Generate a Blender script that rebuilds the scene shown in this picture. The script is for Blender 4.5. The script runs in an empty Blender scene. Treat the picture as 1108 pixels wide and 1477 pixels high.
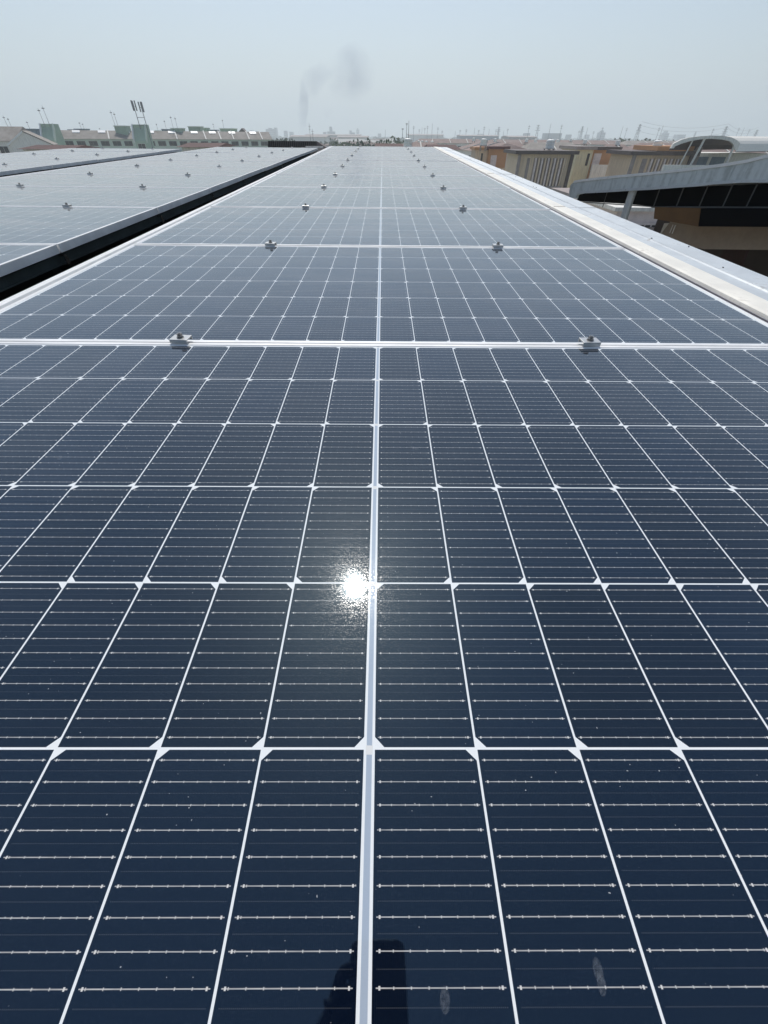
import bpy, bmesh, math, random
import numpy as np
from mathutils import Matrix, Vector
random.seed(7)
S = bpy.context.scene
R = math.radians
LINK = S.collection.objects.link

# ------------------------------------------------------------------ camera, sky, sun, exposure
FPX = 587.2
CAM = Vector((0.010, -1.0649, 0.4088))
def axes(rx, ry, rz):
    cx, sx = math.cos(rx), math.sin(rx)
    f = Vector((0, cx, -sx)); u = Vector((0, sx, cx)); r = Vector((1, 0, 0))
    c, s = math.cos(ry), math.sin(ry)
    r2 = r*c + u*s; u2 = u*c - r*s
    Z = Matrix.Rotation(rz, 3, 'Z')
    return Z @ r2, Z @ u2, Z @ f
PR, PU, PF = axes(0.7602, 0.0102, -0.0092)          # relative to the plane of the panels
WR, WU, WF = axes(R(42.81), R(0.42), -0.0092)        # relative to gravity
def cols(a, b, c):
    m = Matrix((a, b, c)); m.transpose(); return m
ROT = cols(WR, WU, WF) @ Matrix((PR, PU, PF))        # panel plane -> world
ROOF = Matrix.Translation(CAM) @ ROT.to_4x4() @ Matrix.Translation(-CAM)
cam = bpy.data.objects.new('camera', bpy.data.cameras.new('camera')); LINK(cam)
cam.matrix_world = Matrix.Translation(CAM) @ cols(WR, WU, -WF).to_4x4()
cam.data.sensor_fit = 'VERTICAL'; cam.data.sensor_height = 36.0
cam.data.lens = 36.0*FPX/1477.0
cam.data.clip_start = 0.01; cam.data.clip_end = 20000
S.camera = cam

SUN = (ROT @ Vector((-0.061, 0.585, 0.809))).normalized()
SUN_EL = math.asin(SUN.z); SUN_AZ = math.atan2(SUN.x, SUN.y)
W = bpy.data.worlds.new('World'); S.world = W; W.use_nodes = True
wn = W.node_tree.nodes; wl = W.node_tree.links
bg = wn['Background']
sky = wn.new('ShaderNodeTexSky'); sky.sky_type = 'NISHITA'; sky.sun_disc = False
sky.sun_elevation = SUN_EL; sky.sun_rotation = SUN_AZ
sky.altitude = 0; sky.air_density = 1.0; sky.dust_density = 1.15; sky.ozone_density = 2.0
wl.new(sky.outputs[0], bg.inputs[0]); bg.inputs[1].default_value = 0.108
sl = bpy.data.lights.new('sun', 'SUN'); sl.energy = 3.6; sl.angle = R(0.5); sl.color = (1.0, 0.955, 0.89)
so = bpy.data.objects.new('sun', sl); LINK(so)
so.rotation_euler = SUN.to_track_quat('Z', 'Y').to_euler(); so.location = (0, 30, 40)
S.view_settings.view_transform = 'Standard'; S.view_settings.look = 'None'
S.view_settings.exposure = 0.0; S.view_settings.gamma = 1.0; S.view_settings.use_curve_mapping = False
S.cycles.volume_bounces = 1; S.cycles.max_bounces = 8
S.cycles.volume_max_steps = 64

# ------------------------------------------------------------------ helpers
def ray(px, py):
    return (WF + WR*((px-554)/FPX) - WU*((py-738.5)/FPX)).normalized()
def at(px, py, D):
    "world point seen at (px, py) of the photo, D metres ahead"
    d = ray(px, py); return CAM + d*(D/d.y)
def onplane(px, py, A, n):
    d = ray(px, py); return CAM + d*((A-CAM).dot(n)/d.dot(n))

def tag(o, label=None, cat=None, group=None, kind=None):
    if label: o['label'] = label
    if cat: o['category'] = cat
    if group: o['group'] = group
    if kind: o['kind'] = kind
    return o
def empty(name, loc=(0, 0, 0), rz=0, mat=None):
    o = bpy.data.objects.new(name, None); LINK(o); o.empty_display_size = 0.1
    if mat is not None: o.matrix_world = mat
    else: o.location = loc; o.rotation_euler = (0, 0, rz)
    return o
KIDS = {}
class MB:
    def __init__(s): s.v = []; s.f = []; s.m = []
    def quad(s, *p, m=0):
        i = len(s.v); s.v += [tuple(q) for q in p]; s.f.append(tuple(range(i, i+len(p)))); s.m.append(m)
    def box(s, x0, x1, y0, y1, z0, z1, m=0):
        i = len(s.v)
        s.v += [(x0,y0,z0),(x1,y0,z0),(x1,y1,z0),(x0,y1,z0),(x0,y0,z1),(x1,y0,z1),(x1,y1,z1),(x0,y1,z1)]
        for q in ((0,3,2,1),(4,5,6,7),(0,1,5,4),(1,2,6,5),(2,3,7,6),(3,0,4,7)):
            s.f.append(tuple(i+k for k in q)); s.m.append(m)
        return s
    def prism(s, poly, off, m=0):
        "poly: list of 3-D points, off: vector"
        i = len(s.v); n = len(poly); off = Vector(off)
        s.v += [tuple(p) for p in poly] + [tuple(Vector(p)+off) for p in poly]
        s.f.append(tuple(range(i+n-1, i-1, -1))); s.m.append(m)
        s.f.append(tuple(range(i+n, i+2*n))); s.m.append(m)
        for k in range(n):
            l = (k+1) % n
            s.f.append((i+k, i+l, i+n+l, i+n+k)); s.m.append(m)
        return s
    def tube(s, p0, p1, r0, r1=None, n=8, m=0, caps=True):
        r1 = r0 if r1 is None else r1
        p0 = Vector(p0); p1 = Vector(p1); d = (p1-p0).normalized()
        a = d.orthogonal().normalized(); b = d.cross(a)
        i = len(s.v)
        for p, r in ((p0, r0), (p1, r1)):
            for k in range(n):
                t = 2*math.pi*k/n; s.v.append(tuple(p + a*(r*math.cos(t)) + b*(r*math.sin(t))))
        for k in range(n):
            l = (k+1) % n; s.f.append((i+k, i+l, i+n+l, i+n+k)); s.m.append(m)
        if caps:
            s.f.append(tuple(i+n-1-k for k in range(n))); s.m.append(m)
            s.f.append(tuple(i+n+k for k in range(n))); s.m.append(m)
        return s
    def build(s, name, mats, parent=None, bevel=0, smooth=False, loc=None):
        me = bpy.data.meshes.new(name); me.from_pydata(s.v, [], s.f)
        if not isinstance(mats, (list, tuple)): mats = [mats]
        for mt in mats: me.materials.append(mt)
        me.polygons.foreach_set('material_index', s.m)
        bm = bmesh.new(); bm.from_mesh(me); bmesh.ops.recalc_face_normals(bm, faces=bm.faces); bm.to_mesh(me); bm.free()
        if smooth: me.polygons.foreach_set('use_smooth', [True]*len(me.polygons))
        me.update()
        o = bpy.data.objects.new(name, me); LINK(o)
        if parent is not None:
            o.parent = parent; KIDS.setdefault(parent.name, []).append(o)
        if loc is not None: o.location = loc
        if bevel:
            b = o.modifiers.new('bevel', 'BEVEL'); b.width = bevel; b.segments = 2; b.limit_method = 'ANGLE'
        return o
def copy_tree(o, parent=None):
    c = o.copy(); LINK(c); c.parent = parent
    if parent is not None: KIDS.setdefault(parent.name, []).append(c)
    for ch in list(KIDS.get(o.name, [])): copy_tree(ch, c)
    return c
ORD = ['first','second','third','fourth','fifth','sixth','seventh','eighth','ninth','tenth','eleventh','twelfth',
       'thirteenth','fourteenth','fifteenth','sixteenth','seventeenth','eighteenth','nineteenth','twentieth']

# ------------------------------------------------------------------ node expressions
class G:
    def __init__(s, name):
        s.mat = bpy.data.materials.new(name); s.mat.use_nodes = True
        s.t = s.mat.node_tree; s.b = s.t.nodes['Principled BSDF']
    def new(s, t, **k):
        n = s.t.nodes.new(t)
        for a, v in k.items(): setattr(n, a, v)
        return n
    def put(s, sock, v):
        if isinstance(v, E_): s.t.links.new(v.s, sock)
        elif isinstance(v, bpy.types.NodeSocket): s.t.links.new(v, sock)
        else:
            if isinstance(v, tuple) and len(v) == 3 and sock.type == 'RGBA': v = (*v, 1)
            sock.default_value = v
    def math(s, op, *a):
        n = s.new('ShaderNodeMath', operation=op)
        for i, v in enumerate(a): s.put(n.inputs[i], v)
        return E_(s, n.outputs[0])
    def mix(s, f, a, b):
        n = s.new('ShaderNodeMix', data_type='RGBA')
        s.put(n.inputs[0], f); s.put(n.inputs[6], a); s.put(n.inputs[7], b)
        return E_(s, n.outputs[2])
    def noise(s, vec, scale, detail=3, rough=0.5, dist=0.0):
        n = s.new('ShaderNodeTexNoise'); s.put(n.inputs['Vector'], vec)
        n.inputs['Scale'].default_value = scale; n.inputs['Detail'].default_value = detail
        n.inputs['Roughness'].default_value = rough; n.inputs['Distortion'].default_value = dist
        return E_(s, n.outputs[0])
    def ramp(s, v, lo, hi):
        n = s.new('ShaderNodeMapRange', clamp=True, interpolation_type='SMOOTHSTEP')
        s.put(n.inputs[0], v); n.inputs[1].default_value = lo; n.inputs[2].default_value = hi
        return E_(s, n.outputs[0])
    def obj(s):
        n = s.new('ShaderNodeTexCoord'); return n.outputs['Object']
    def xyz(s, vec):
        n = s.new('ShaderNodeSeparateXYZ'); s.put(n.inputs[0], vec)
        return [E_(s, o) for o in n.outputs]
    def comb(s, x, y, z):
        n = s.new('ShaderNodeCombineXYZ')
        for i, v in enumerate((x, y, z)): s.put(n.inputs[i], v)
        return n.outputs[0]
    def rand(s): return E_(s, s.new('ShaderNodeObjectInfo').outputs['Random'])
    def bump(s, h, dist, strength=1.0, target=None):
        n = s.new('ShaderNodeBump'); s.put(n.inputs['Height'], h)
        n.inputs['Distance'].default_value = dist; n.inputs['Strength'].default_value = strength
        s.t.links.new(n.outputs[0], s.b.inputs['Normal']); return n
    def set(s, **k):
        for a, v in k.items(): s.put(s.b.inputs[a.replace('_', ' ')], v)
        return s.mat
class E_:
    def __init__(s, g, so): s.g = g; s.s = so
    def __add__(s, o): return s.g.math('ADD', s, o)
    def __radd__(s, o): return s.g.math('ADD', o, s)
    def __sub__(s, o): return s.g.math('SUBTRACT', s, o)
    def __rsub__(s, o): return s.g.math('SUBTRACT', o, s)
    def __mul__(s, o): return s.g.math('MULTIPLY', s, o)
    def __rmul__(s, o): return s.g.math('MULTIPLY', o, s)
    def __truediv__(s, o): return s.g.math('DIVIDE', s, o)
    def __rtruediv__(s, o): return s.g.math('DIVIDE', o, s)
    def abs(s): return s.g.math('ABSOLUTE', s)
    def floor(s): return s.g.math('FLOOR', s)
    def min(s, o): return s.g.math('MINIMUM', s, o)
    def max(s, o): return s.g.math('MAXIMUM', s, o)
    def lt(s, o): return s.g.math('LESS_THAN', s, o)
    def gt(s, o): return s.g.math('GREATER_THAN', s, o)

def simple(name, col, rough=0.7, metal=0.0, var=0.18, scale=3.0, bump=0.0, bscale=None, spec=None):
    "a weathered plain surface: base colour broken up by two scales of noise"
    g = G(name); v = g.obj()
    n1 = g.noise(v, scale, 5, 0.6); n2 = g.noise(v, scale*9, 3, 0.6)
    f = (n1*0.7 + n2*0.3)
    lo = tuple(c*(1-var) for c in col); hi = tuple(min(1, c*(1+var)) for c in col)
    g.set(Base_Color=g.mix(g.ramp(f, 0.3, 0.7), lo, hi), Metallic=metal, Roughness=g.ramp(n2, 0.1, 0.9)*0.15+(rough-0.07))
    if spec is not None: g.b.inputs['Specular IOR Level'].default_value = spec
    if bump: g.bump(n2 if bscale is None else g.noise(v, bscale, 4, 0.6), bump, 0.6)
    return g.mat

# ------------------------------------------------------------------ materials
def cell_material():
    g = G('solar_cells_under_glass'); v = g.obj(); X, Y, Z = g.xyz(v)
    x = X*1000.0; y = Y*1000.0
    ax = x.abs(); u = ax - 5.0; ju = (u/93.0).floor(); fu = u - ju*93.0
    vv = y + 551.0; jv = (vv/184.0).floor(); fv = vv - jv*184.0
    ok = u.gt(0)*u.lt(1114.0)*vv.gt(0)*vv.lt(1102.0)*fu.lt(91.0)*fv.lt(182.0)
    odd = jv - (jv/2.0).floor()*2.0
    dcorner = odd*fu + (1.0-odd)*(91.0-fu)
    fvv = fv.min(182.0-fv)
    cell = ok*(dcorner+fvv).gt(8.6)
    a = fv/16.545; r = (a - a.floor() - 0.5).abs()*16.545        # distance from ribbon, mm
    r2 = 8.2725 - r                                              # distance from the line half way between
    rn = g.noise(g.comb(X*1.0, jv*0.37 + a.floor()*1.71, Z), 60.0, 2)
    rib = r.lt(0.31)*fu.gt(2.6)*fu.lt(88.4)
    tk = (fu+3.0)/11.6; tick = (tk-tk.floor()-0.5).abs().lt(0.028)*r.lt(0.75)*fu.gt(6.0)*fu.lt(85.0)
    pe = fu.min(91.0-fu); pad = pe.gt(4.3)*pe.lt(5.6)*r.lt(0.95)
    line = (rib*(0.30+rn*0.62)).max(tick*0.8).max(pad*0.95)
    fg = fu/1.3; fin = (fg-fg.floor()-0.5).abs().lt(0.13)
    dash = r2.lt(0.3)*(fg-fg.floor()).lt(0.5)*fu.gt(3.0)*fu.lt(88.0)
    off = g.rand()*37.0
    sh = g.comb(X+off, Y+off*1.7, Z)
    tone = g.noise(g.comb(ju*3.1+X.gt(0)*17.0, jv*5.3, off), 1.0, 0)
    navy = g.mix(g.ramp(tone, 0.3, 0.7), (0.0003, 0.0016, 0.0070), (0.0013, 0.0052, 0.0160))
    c = g.mix(fin*0.045, navy, (0.16, 0.20, 0.27))
    c = g.mix(dash*0.07, c, (0.6, 0.62, 0.62))
    c = g.mix(line, c, (0.66, 0.64, 0.61))  # pale diffuse ribbon colour holds the sun highlight along the round wires
    back = g.mix(ax.lt(2.5), (0.78, 0.80, 0.80), (0.36, 0.42, 0.50))
    # a bright crimp across the middle ribbon at every row gap
    kn = (fv.gt(178.0).max(fv.lt(1.5)))*ax.lt(3.2)
    back = g.mix(kn, back, (0.70, 0.70, 0.68))
    c = g.mix(cell, back, c)
    # dust: a thin film, washed away in places, thicker along the low frame edges
    n1 = g.noise(g.comb(X*0.7+off, Y*1.6+off*1.7, Z), 2.6, 4, 0.62, 1.2); n2 = g.noise(sh, 11.0, 5, 0.6, 0.5); n3 = g.noise(sh, 170.0, 2, 0.6)
    stain = g.ramp(n1, 0.50, 0.56)*0.6 + g.ramp(n2, 0.45, 0.7)*0.4
    edge = g.ramp(y*-1.0 + n2*110.0, 560.0, 575.0)
    tau = (0.0008 + stain*0.0042 + n3*0.0003)*(1.0 - edge*0.8)
    # optical depth of the film grows with the slant of the view through it
    inc = g.new('ShaderNodeNewGeometry')
    dt = g.new('ShaderNodeVectorMath', operation='DOT_PRODUCT')
    g.t.links.new(inc.outputs['Incoming'], dt.inputs[0]); g.t.links.new(inc.outputs['Normal'], dt.inputs[1])
    cosv = E_(g, dt.outputs['Value']).abs().max(0.055)
    film = 1.0 - g.math('POWER', 2.718, tau*-1.0*(1.0/(cosv*cosv) - 0.7))
    speck = g.ramp(g.noise(sh, 420.0, 0), 0.885, 0.905)
    c = g.mix(speck*0.5, c, (0.7, 0.7, 0.68))
    g.set(Base_Color=c, Roughness=0.022 + stain*0.02, IOR=1.68)
    g.b.inputs['Specular Tint'].default_value = (0.70, 1.04, 1.24, 1)
    m1 = g.noise(sh, 900.0, 2, 0.7); m2 = g.noise(sh, 7.0, 2)
    bn = g.bump(m1*0.0035 + m2*0.30, 0.0008, 1.0)
    # grainy outer layer of the rolled glass: scatters a little of the sun around its mirror image
    gr = g.ramp(g.noise(v, 900.0, 1, 0.5), 0.56, 0.68)
    g.put(g.b.inputs['Coat Weight'], gr*0.55 + 0.01)
    g.b.inputs['Coat Roughness'].default_value = 0.13
    df = g.new('ShaderNodeBsdfDiffuse'); df.inputs['Color'].default_value = (0.46, 0.47, 0.47, 1)
    mx = g.new('ShaderNodeMixShader'); g.put(mx.inputs[0], film); g.t.links.new(g.b.outputs[0], mx.inputs[1]); g.t.links.new(df.outputs[0], mx.inputs[2])
    g.t.links.new(mx.outputs[0], g.t.nodes['Material Output'].inputs['Surface'])
    return g.mat
M = {}
M['cells'] = cell_material()
def metal_mat(name, col, rough, metal=1.0, streak=0.0, dirt=0.0):
    g = G(name); v = g.obj(); X, Y, Z = g.xyz(v)
    n = g.noise(v, 6.0, 5, 0.65, 0.3); n2 = g.noise(g.comb(X*40.0, Y*2.0, Z*40.0), 3.0, 3); n3 = g.noise(v, 60, 3)
    c = g.mix(g.ramp(n, 0.35, 0.7), tuple(k*0.86 for k in col), col)
    if dirt:
        d = g.ramp(n, 0.56, 0.68)*g.ramp(n3, 0.42, 0.62)
        c = g.mix(d*dirt, c, (0.20, 0.16, 0.12))
    g.set(Base_Color=c, Metallic=metal, Roughness=n2*0.12+(rough-0.06)+g.ramp(n, 0.5, 0.7)*0.08)
    g.bump(n3*0.4+n2*0.6, 0.0006, 0.5)
    return g.mat
M['frame'] = metal_mat('anodised_aluminium', (0.84, 0.84, 0.83), 0.42, 0.12)
M['steel'] = metal_mat('stainless_steel', (0.36, 0.34, 0.32), 0.25)
M['clamp'] = metal_mat('clamp_aluminium', (0.62, 0.62, 0.61), 0.35, 0.7, dirt=0.6)
M['galv'] = metal_mat('galvanised_sheet', (0.60, 0.64, 0.66), 0.5, 0.35, dirt=0.7)
M['capwhite'] = metal_mat('cream_coated_sheet', (0.90, 0.86, 0.76), 0.42, 0.0, dirt=0.35)
M['stripwhite'] = metal_mat('white_coated_sheet', (0.86, 0.86, 0.84), 0.42, 0.0, dirt=0.45)
M['trim'] = metal_mat('grey_channel', (0.42, 0.40, 0.41), 0.45, 0.5)
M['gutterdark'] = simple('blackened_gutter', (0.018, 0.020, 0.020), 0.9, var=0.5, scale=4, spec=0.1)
M['rib'] = simple('grey_steel_rib', (0.13, 0.13, 0.13), 0.6)
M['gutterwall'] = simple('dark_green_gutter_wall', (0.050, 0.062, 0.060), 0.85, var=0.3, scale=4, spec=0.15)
M['seal'] = simple('brown_sealant', (0.16, 0.10, 0.07), 0.8)
M['deck'] = simple('weathered_roof_deck', (0.16, 0.155, 0.15), 0.85, var=0.3)
M['cableblack'] = simple('black_rubber', (0.015, 0.015, 0.016), 0.5)
M['beige'] = simple('beige_render', (0.74, 0.58, 0.42), 0.85, var=0.08, scale=0.6)
M['beige2'] = simple('sand_render', (0.72, 0.55, 0.38), 0.85, var=0.08, scale=0.6)
M['yellow'] = simple('pale_yellow_render', (0.74, 0.68, 0.47), 0.85, var=0.07, scale=0.6)
M['orange'] = simple('terracotta_render', (0.52, 0.28, 0.14), 0.85, var=0.10, scale=0.6)
M['white'] = simple('white_render', (0.80, 0.78, 0.72), 0.85, var=0.08, scale=0.7)
M['maroon'] = simple('maroon_fascia', (0.14, 0.055, 0.045), 0.7)
M['brown'] = simple('brown_fascia', (0.11, 0.085, 0.078), 0.7)
M['greybrown'] = simple('grey_brown_render', (0.33, 0.28, 0.26), 0.8)
M['lilac'] = simple('pale_lilac_door', (0.72, 0.63, 0.60), 0.5)
M['concrete'] = simple('pale_concrete', (0.60, 0.58, 0.53), 0.85, var=0.2)
M['tank'] = simple('white_water_tank', (0.80, 0.80, 0.76), 0.5, var=0.12)
M['green'] = simple('green_render', (0.36, 0.46, 0.36), 0.85, var=0.14, scale=0.5)
M['palegreen'] = simple('pale_green_render', (0.56, 0.66, 0.53), 0.85, var=0.10, scale=0.5)
M['bluegrey'] = simple('blue_grey_metal', (0.16, 0.21, 0.26), 0.6)
M['glassdark'] = simple('dark_window_glass', (0.03, 0.035, 0.04), 0.12, var=0.3, spec=0.5)
M['mast'] = simple('mast_metal', (0.20, 0.20, 0.21), 0.6)
M['farblue'] = simple('distant_concrete', (0.34, 0.36, 0.38), 0.9, scale=0.02)
M['fardark'] = simple('distant_block', (0.16, 0.18, 0.21), 0.9, scale=0.02)
M['black'] = simple('black_mesh_and_lintel_shade', (0.006, 0.006, 0.007), 0.95, spec=0.03)
M['rib'] = simple('grey_steel_rib', (0.13, 0.13, 0.13), 0.6)
M['brownpaint'] = simple('brown_painted_beam', (0.16, 0.085, 0.032), 0.8)
M['cardark'] = simple('maroon_shutter', (0.035, 0.012, 0.010), 0.6)
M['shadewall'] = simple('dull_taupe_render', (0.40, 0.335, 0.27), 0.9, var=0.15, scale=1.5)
M['rearwall'] = simple('umber_interior_shade', (0.055, 0.042, 0.036), 0.9, var=0.25, scale=1.0)  # dark brown puts the dimness of the interior into the wall colour
M['canopy'] = None
def streaked(name, col, dark, rough, metal, zsc=1.5):
    g = G(name); v = g.obj(); X, Y, Z = g.xyz(v)
    n = g.noise(g.comb(X*5.0, Y*5.0, Z*0.5), 1.6, 5, 0.6); n2 = g.noise(v, 18.0, 3)
    g.set(Base_Color=g.mix(g.ramp(n*0.75+n2*0.25, 0.42, 0.66), col, dark), Metallic=metal, Roughness=rough)
    g.bump(n2, 0.001, 0.5); return g.mat
M['canopy'] = streaked('streaked_zinc', (0.60, 0.65, 0.65), (0.38, 0.42, 0.42), 0.55, 0.15)
for nm, c in (('beige', (0.74, 0.59, 0.43)), ('beige2', (0.70, 0.54, 0.38)), ('yellow', (0.74, 0.68, 0.47)), ('white', (0.80, 0.78, 0.72)), ('palegreen', (0.66, 0.73, 0.62)), ('concrete', (0.60, 0.58, 0.53))):
    M[nm] = streaked('streaked_%s_render' % {'beige2': 'sand', 'palegreen': 'green', 'concrete': 'grey'}.get(nm, nm), c, tuple(k*0.74 for k in c), 0.85, 0.0)
def tiles(name, a, b):
    g = G(name); v = g.obj(); X, Y, Z = g.xyz(v)
    n = g.noise(v, 0.5, 5, 0.65); n2 = g.noise(v, 6.0, 4, 0.7)
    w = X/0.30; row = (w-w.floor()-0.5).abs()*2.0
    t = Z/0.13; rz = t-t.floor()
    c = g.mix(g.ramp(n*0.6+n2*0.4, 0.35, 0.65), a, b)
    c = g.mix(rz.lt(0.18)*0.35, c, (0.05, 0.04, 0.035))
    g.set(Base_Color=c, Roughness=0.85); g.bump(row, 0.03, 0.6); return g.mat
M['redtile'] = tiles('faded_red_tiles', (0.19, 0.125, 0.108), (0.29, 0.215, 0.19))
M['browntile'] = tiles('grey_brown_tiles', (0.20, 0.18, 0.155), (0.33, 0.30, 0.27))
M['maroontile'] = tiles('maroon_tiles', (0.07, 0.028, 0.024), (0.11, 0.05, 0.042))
def leafmat(name, a, b):
    g = G(name); v = g.obj(); n = g.noise(v, 0.7, 4, 0.7)
    g.set(Base_Color=g.mix(g.ramp(n, 0.35, 0.65), a, b), Roughness=0.8); return g.mat
M['leaf'] = leafmat('tree_foliage', (0.035, 0.062, 0.022), (0.075, 0.11, 0.042))
M['leaf2'] = leafmat('dark_foliage', (0.028, 0.050, 0.022), (0.055, 0.085, 0.036))
M['bark'] = simple('bark', (0.12, 0.09, 0.07), 0.9)

def rtag(o): return o
def roof_empty(name, x, y, z=0.0, rx=0.0):
    return empty(name, mat=ROOF @ Matrix.Translation((x, y, z)) @ Matrix.Rotation(rx, 4, 'X'))
SL = 0.0045
def pz(y, sl=SL): return 0.0 if y <= 0 else -0.004 + sl*y

# ------------------------------------------------------------------ setting: ground
GZ = CAM.z - 13.0
def ground():
    g = G('hazy_land'); v = g.obj()
    n = g.noise(v, 0.004, 6, 0.6); n2 = g.noise(v, 0.03, 5, 0.6)
    c = g.mix(g.ramp(n*0.5+n2*0.5, 0.40, 0.6), (0.13, 0.15, 0.10), (0.42, 0.40, 0.36))
    c = g.mix(g.ramp(n2, 0.60, 0.64), c, (0.55, 0.53, 0.49))
    g.set(Base_Color=c, Roughness=0.95)
    m = MB(); m.quad((-9000,-300,GZ),(9000,-300,GZ),(9000,12000,GZ),(-9000,12000,GZ))
    tag(m.build('ground', g.mat), kind='structure')
ground()

# ------------------------------------------------------------------ our roof building
Y0, Y1 = -2.6, 11.56
def own_building():
    e = empty('roof_building', mat=ROOF)
    tag(e, 'flat roofed building that carries the rows of solar panels', 'building')
    m = MB(); m.box(-7.2, 1.52, Y0, Y1+0.35, -0.42, -0.17); m.build('roof_deck', M['deck'], e)
    m = MB(); m.box(-7.1, 1.47, Y0+0.05, Y1+0.25, -11.5, -0.423); m.build('wall', M['beige2'], e)
    # rails that carry the modules
    for ax0 in (0.0, -2.632, -5.36):
        for s in (-1, 1):
            r = MB(); r.box(ax0+s*0.53-0.02, ax0+s*0.53+0.02, -1.2 if ax0 == 0 else -1.2, Y1, -0.085, -0.045)
            r.build('mounting_rail', M['frame'], e)
    for k in range(18):
        yy = -1.0 + k*0.74
        r = MB()
        for xs in ((-1.1, 1.1), (-3.7, -1.6), (-6.4, -4.3)):
            r.box(xs[0], xs[1], yy-0.03, yy+0.03, -0.168, -0.088)
        r.build('purlin', M['gutterdark'], e)
own_building()

# ------------------------------------------------------------------ solar module
PW, PH = 1.139, 0.570
def make_module():
    root = empty('solar_panel')
    f = MB(); L = 0.0105
    x, y = PW, PH
    L2 = 0.0135
    def rail(x0, x1, y0, y1): f.box(x0, x1, y0, y1, -0.035, 0.0)
    rail(-x, x, y-L2, y); rail(-x, x, -y, -y+L2); rail(-x, -x+L, -y+L2, y-L2); rail(x-L, x, -y+L2, y-L2)
    fr = f.build('frame', M['frame'], root); b = fr.modifiers.new('bevel', 'BEVEL'); b.width = 0.0009; b.segments = 1; b.limit_method = 'ANGLE'
    g = MB(); g.box(-x+L, x-L, -y+L2, y-L2, -0.0065, -0.0015)
    g.build('glass_laminate', M['cells'], root)
    return root
proto = make_module()
ARR = [('centre', 0.0, 'centre array', 11), ('left', -2.632, 'middle array', 11), ('far left', -5.36, 'far left array', 10)]
first = True
NROW = 11
for nm, ax0, desc, nr in ARR:
    slp = SL if ax0 == 0.0 else 0.0014
    for k in range(nr):
        yc = -0.577 + 1.154*k
        o = proto if first else copy_tree(proto)
        first = False
        rx = 0.0 if k == 0 else math.atan(slp)
        jx = random.uniform(-0.0012, 0.0012) if ax0 else 0
        o.matrix_world = ROOF @ Matrix.Translation((ax0+jx, yc, pz(yc, slp) + (0 if k < 2 else random.uniform(-.0008, .0008)))) @ Matrix.Rotation(rx + (0 if k < 2 else random.uniform(-.0015, .0015)), 4, 'X') @ Matrix.Rotation(0 if ax0 == 0 and k < 4 else random.uniform(-.0015, .0015), 4, 'Y')
        if nm == 'centre' and k == 0: lab = 'nearest blue solar panel of the centre array, carrying the dazzling sun reflection'
        elif k == nr-1: lab = 'dusty solar panel at the far end of the %s' % desc
        elif k == 0: lab = 'blue solar panel nearest the camera in the %s' % desc
        else: lab = 'blue solar panel, %s row from the camera, %s' % (ORD[k], desc)
        tag(o, lab, 'solar panel', 'solar panels of the %s' % desc)

def make_clamp():
    root = empty('panel_clamp')
    m = MB()
    m.box(-0.0225, 0.0225, -0.0175, 0.0175, 0.0070, 0.0105)
    m.box(-0.0225, 0.0225, -0.0175, -0.0145, 0.0008, 0.0070); m.box(-0.0225, 0.0225, 0.0145, 0.0175, 0.0008, 0.0070)
    m.build('clamp_plate', M['clamp'], root, bevel=0.0008)
    b = MB(); b.tube((0,0,0.0107), (0,0,0.0120), 0.0092, n=20); b.tube((0,0,0.0122), (0,0,0.0205), 0.0066, n=20); b.tube((0,0,0.0207), (0,0,0.0212), 0.0035, n=6)
    b.build('bolt', M['steel'], root)
    s = MB(); s.tube((0,0,-0.04), (0,0,0.0068), 0.004, n=10); s.build('threaded_rod', M['steel'], root)
    return root
cp = make_clamp(); first = True
for nm, ax0, desc, nr in ARR:
    for k in range(0, nr):
        ys = 1.154*k
        for s in (-1, 1):
            o = cp if first else copy_tree(cp); first = False
            zz = pz(ys+0.001, SL if ax0 == 0.0 else 0.0014) if k else 0.0005
            o.matrix_world = ROOF @ Matrix.Translation((ax0 + 0.022 + s*0.525 + random.uniform(-.006, .006), ys, zz)) @ Matrix.Rotation(R(random.uniform(-8, 8)), 4, 'Z')
            lab = '%s silver bolted clamp, %s seam from the camera, %s' % ('left' if s < 0 else 'right', ORD[k], desc)
            tag(o, lab, 'clamp', 'clamps of the %s' % desc)

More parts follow.
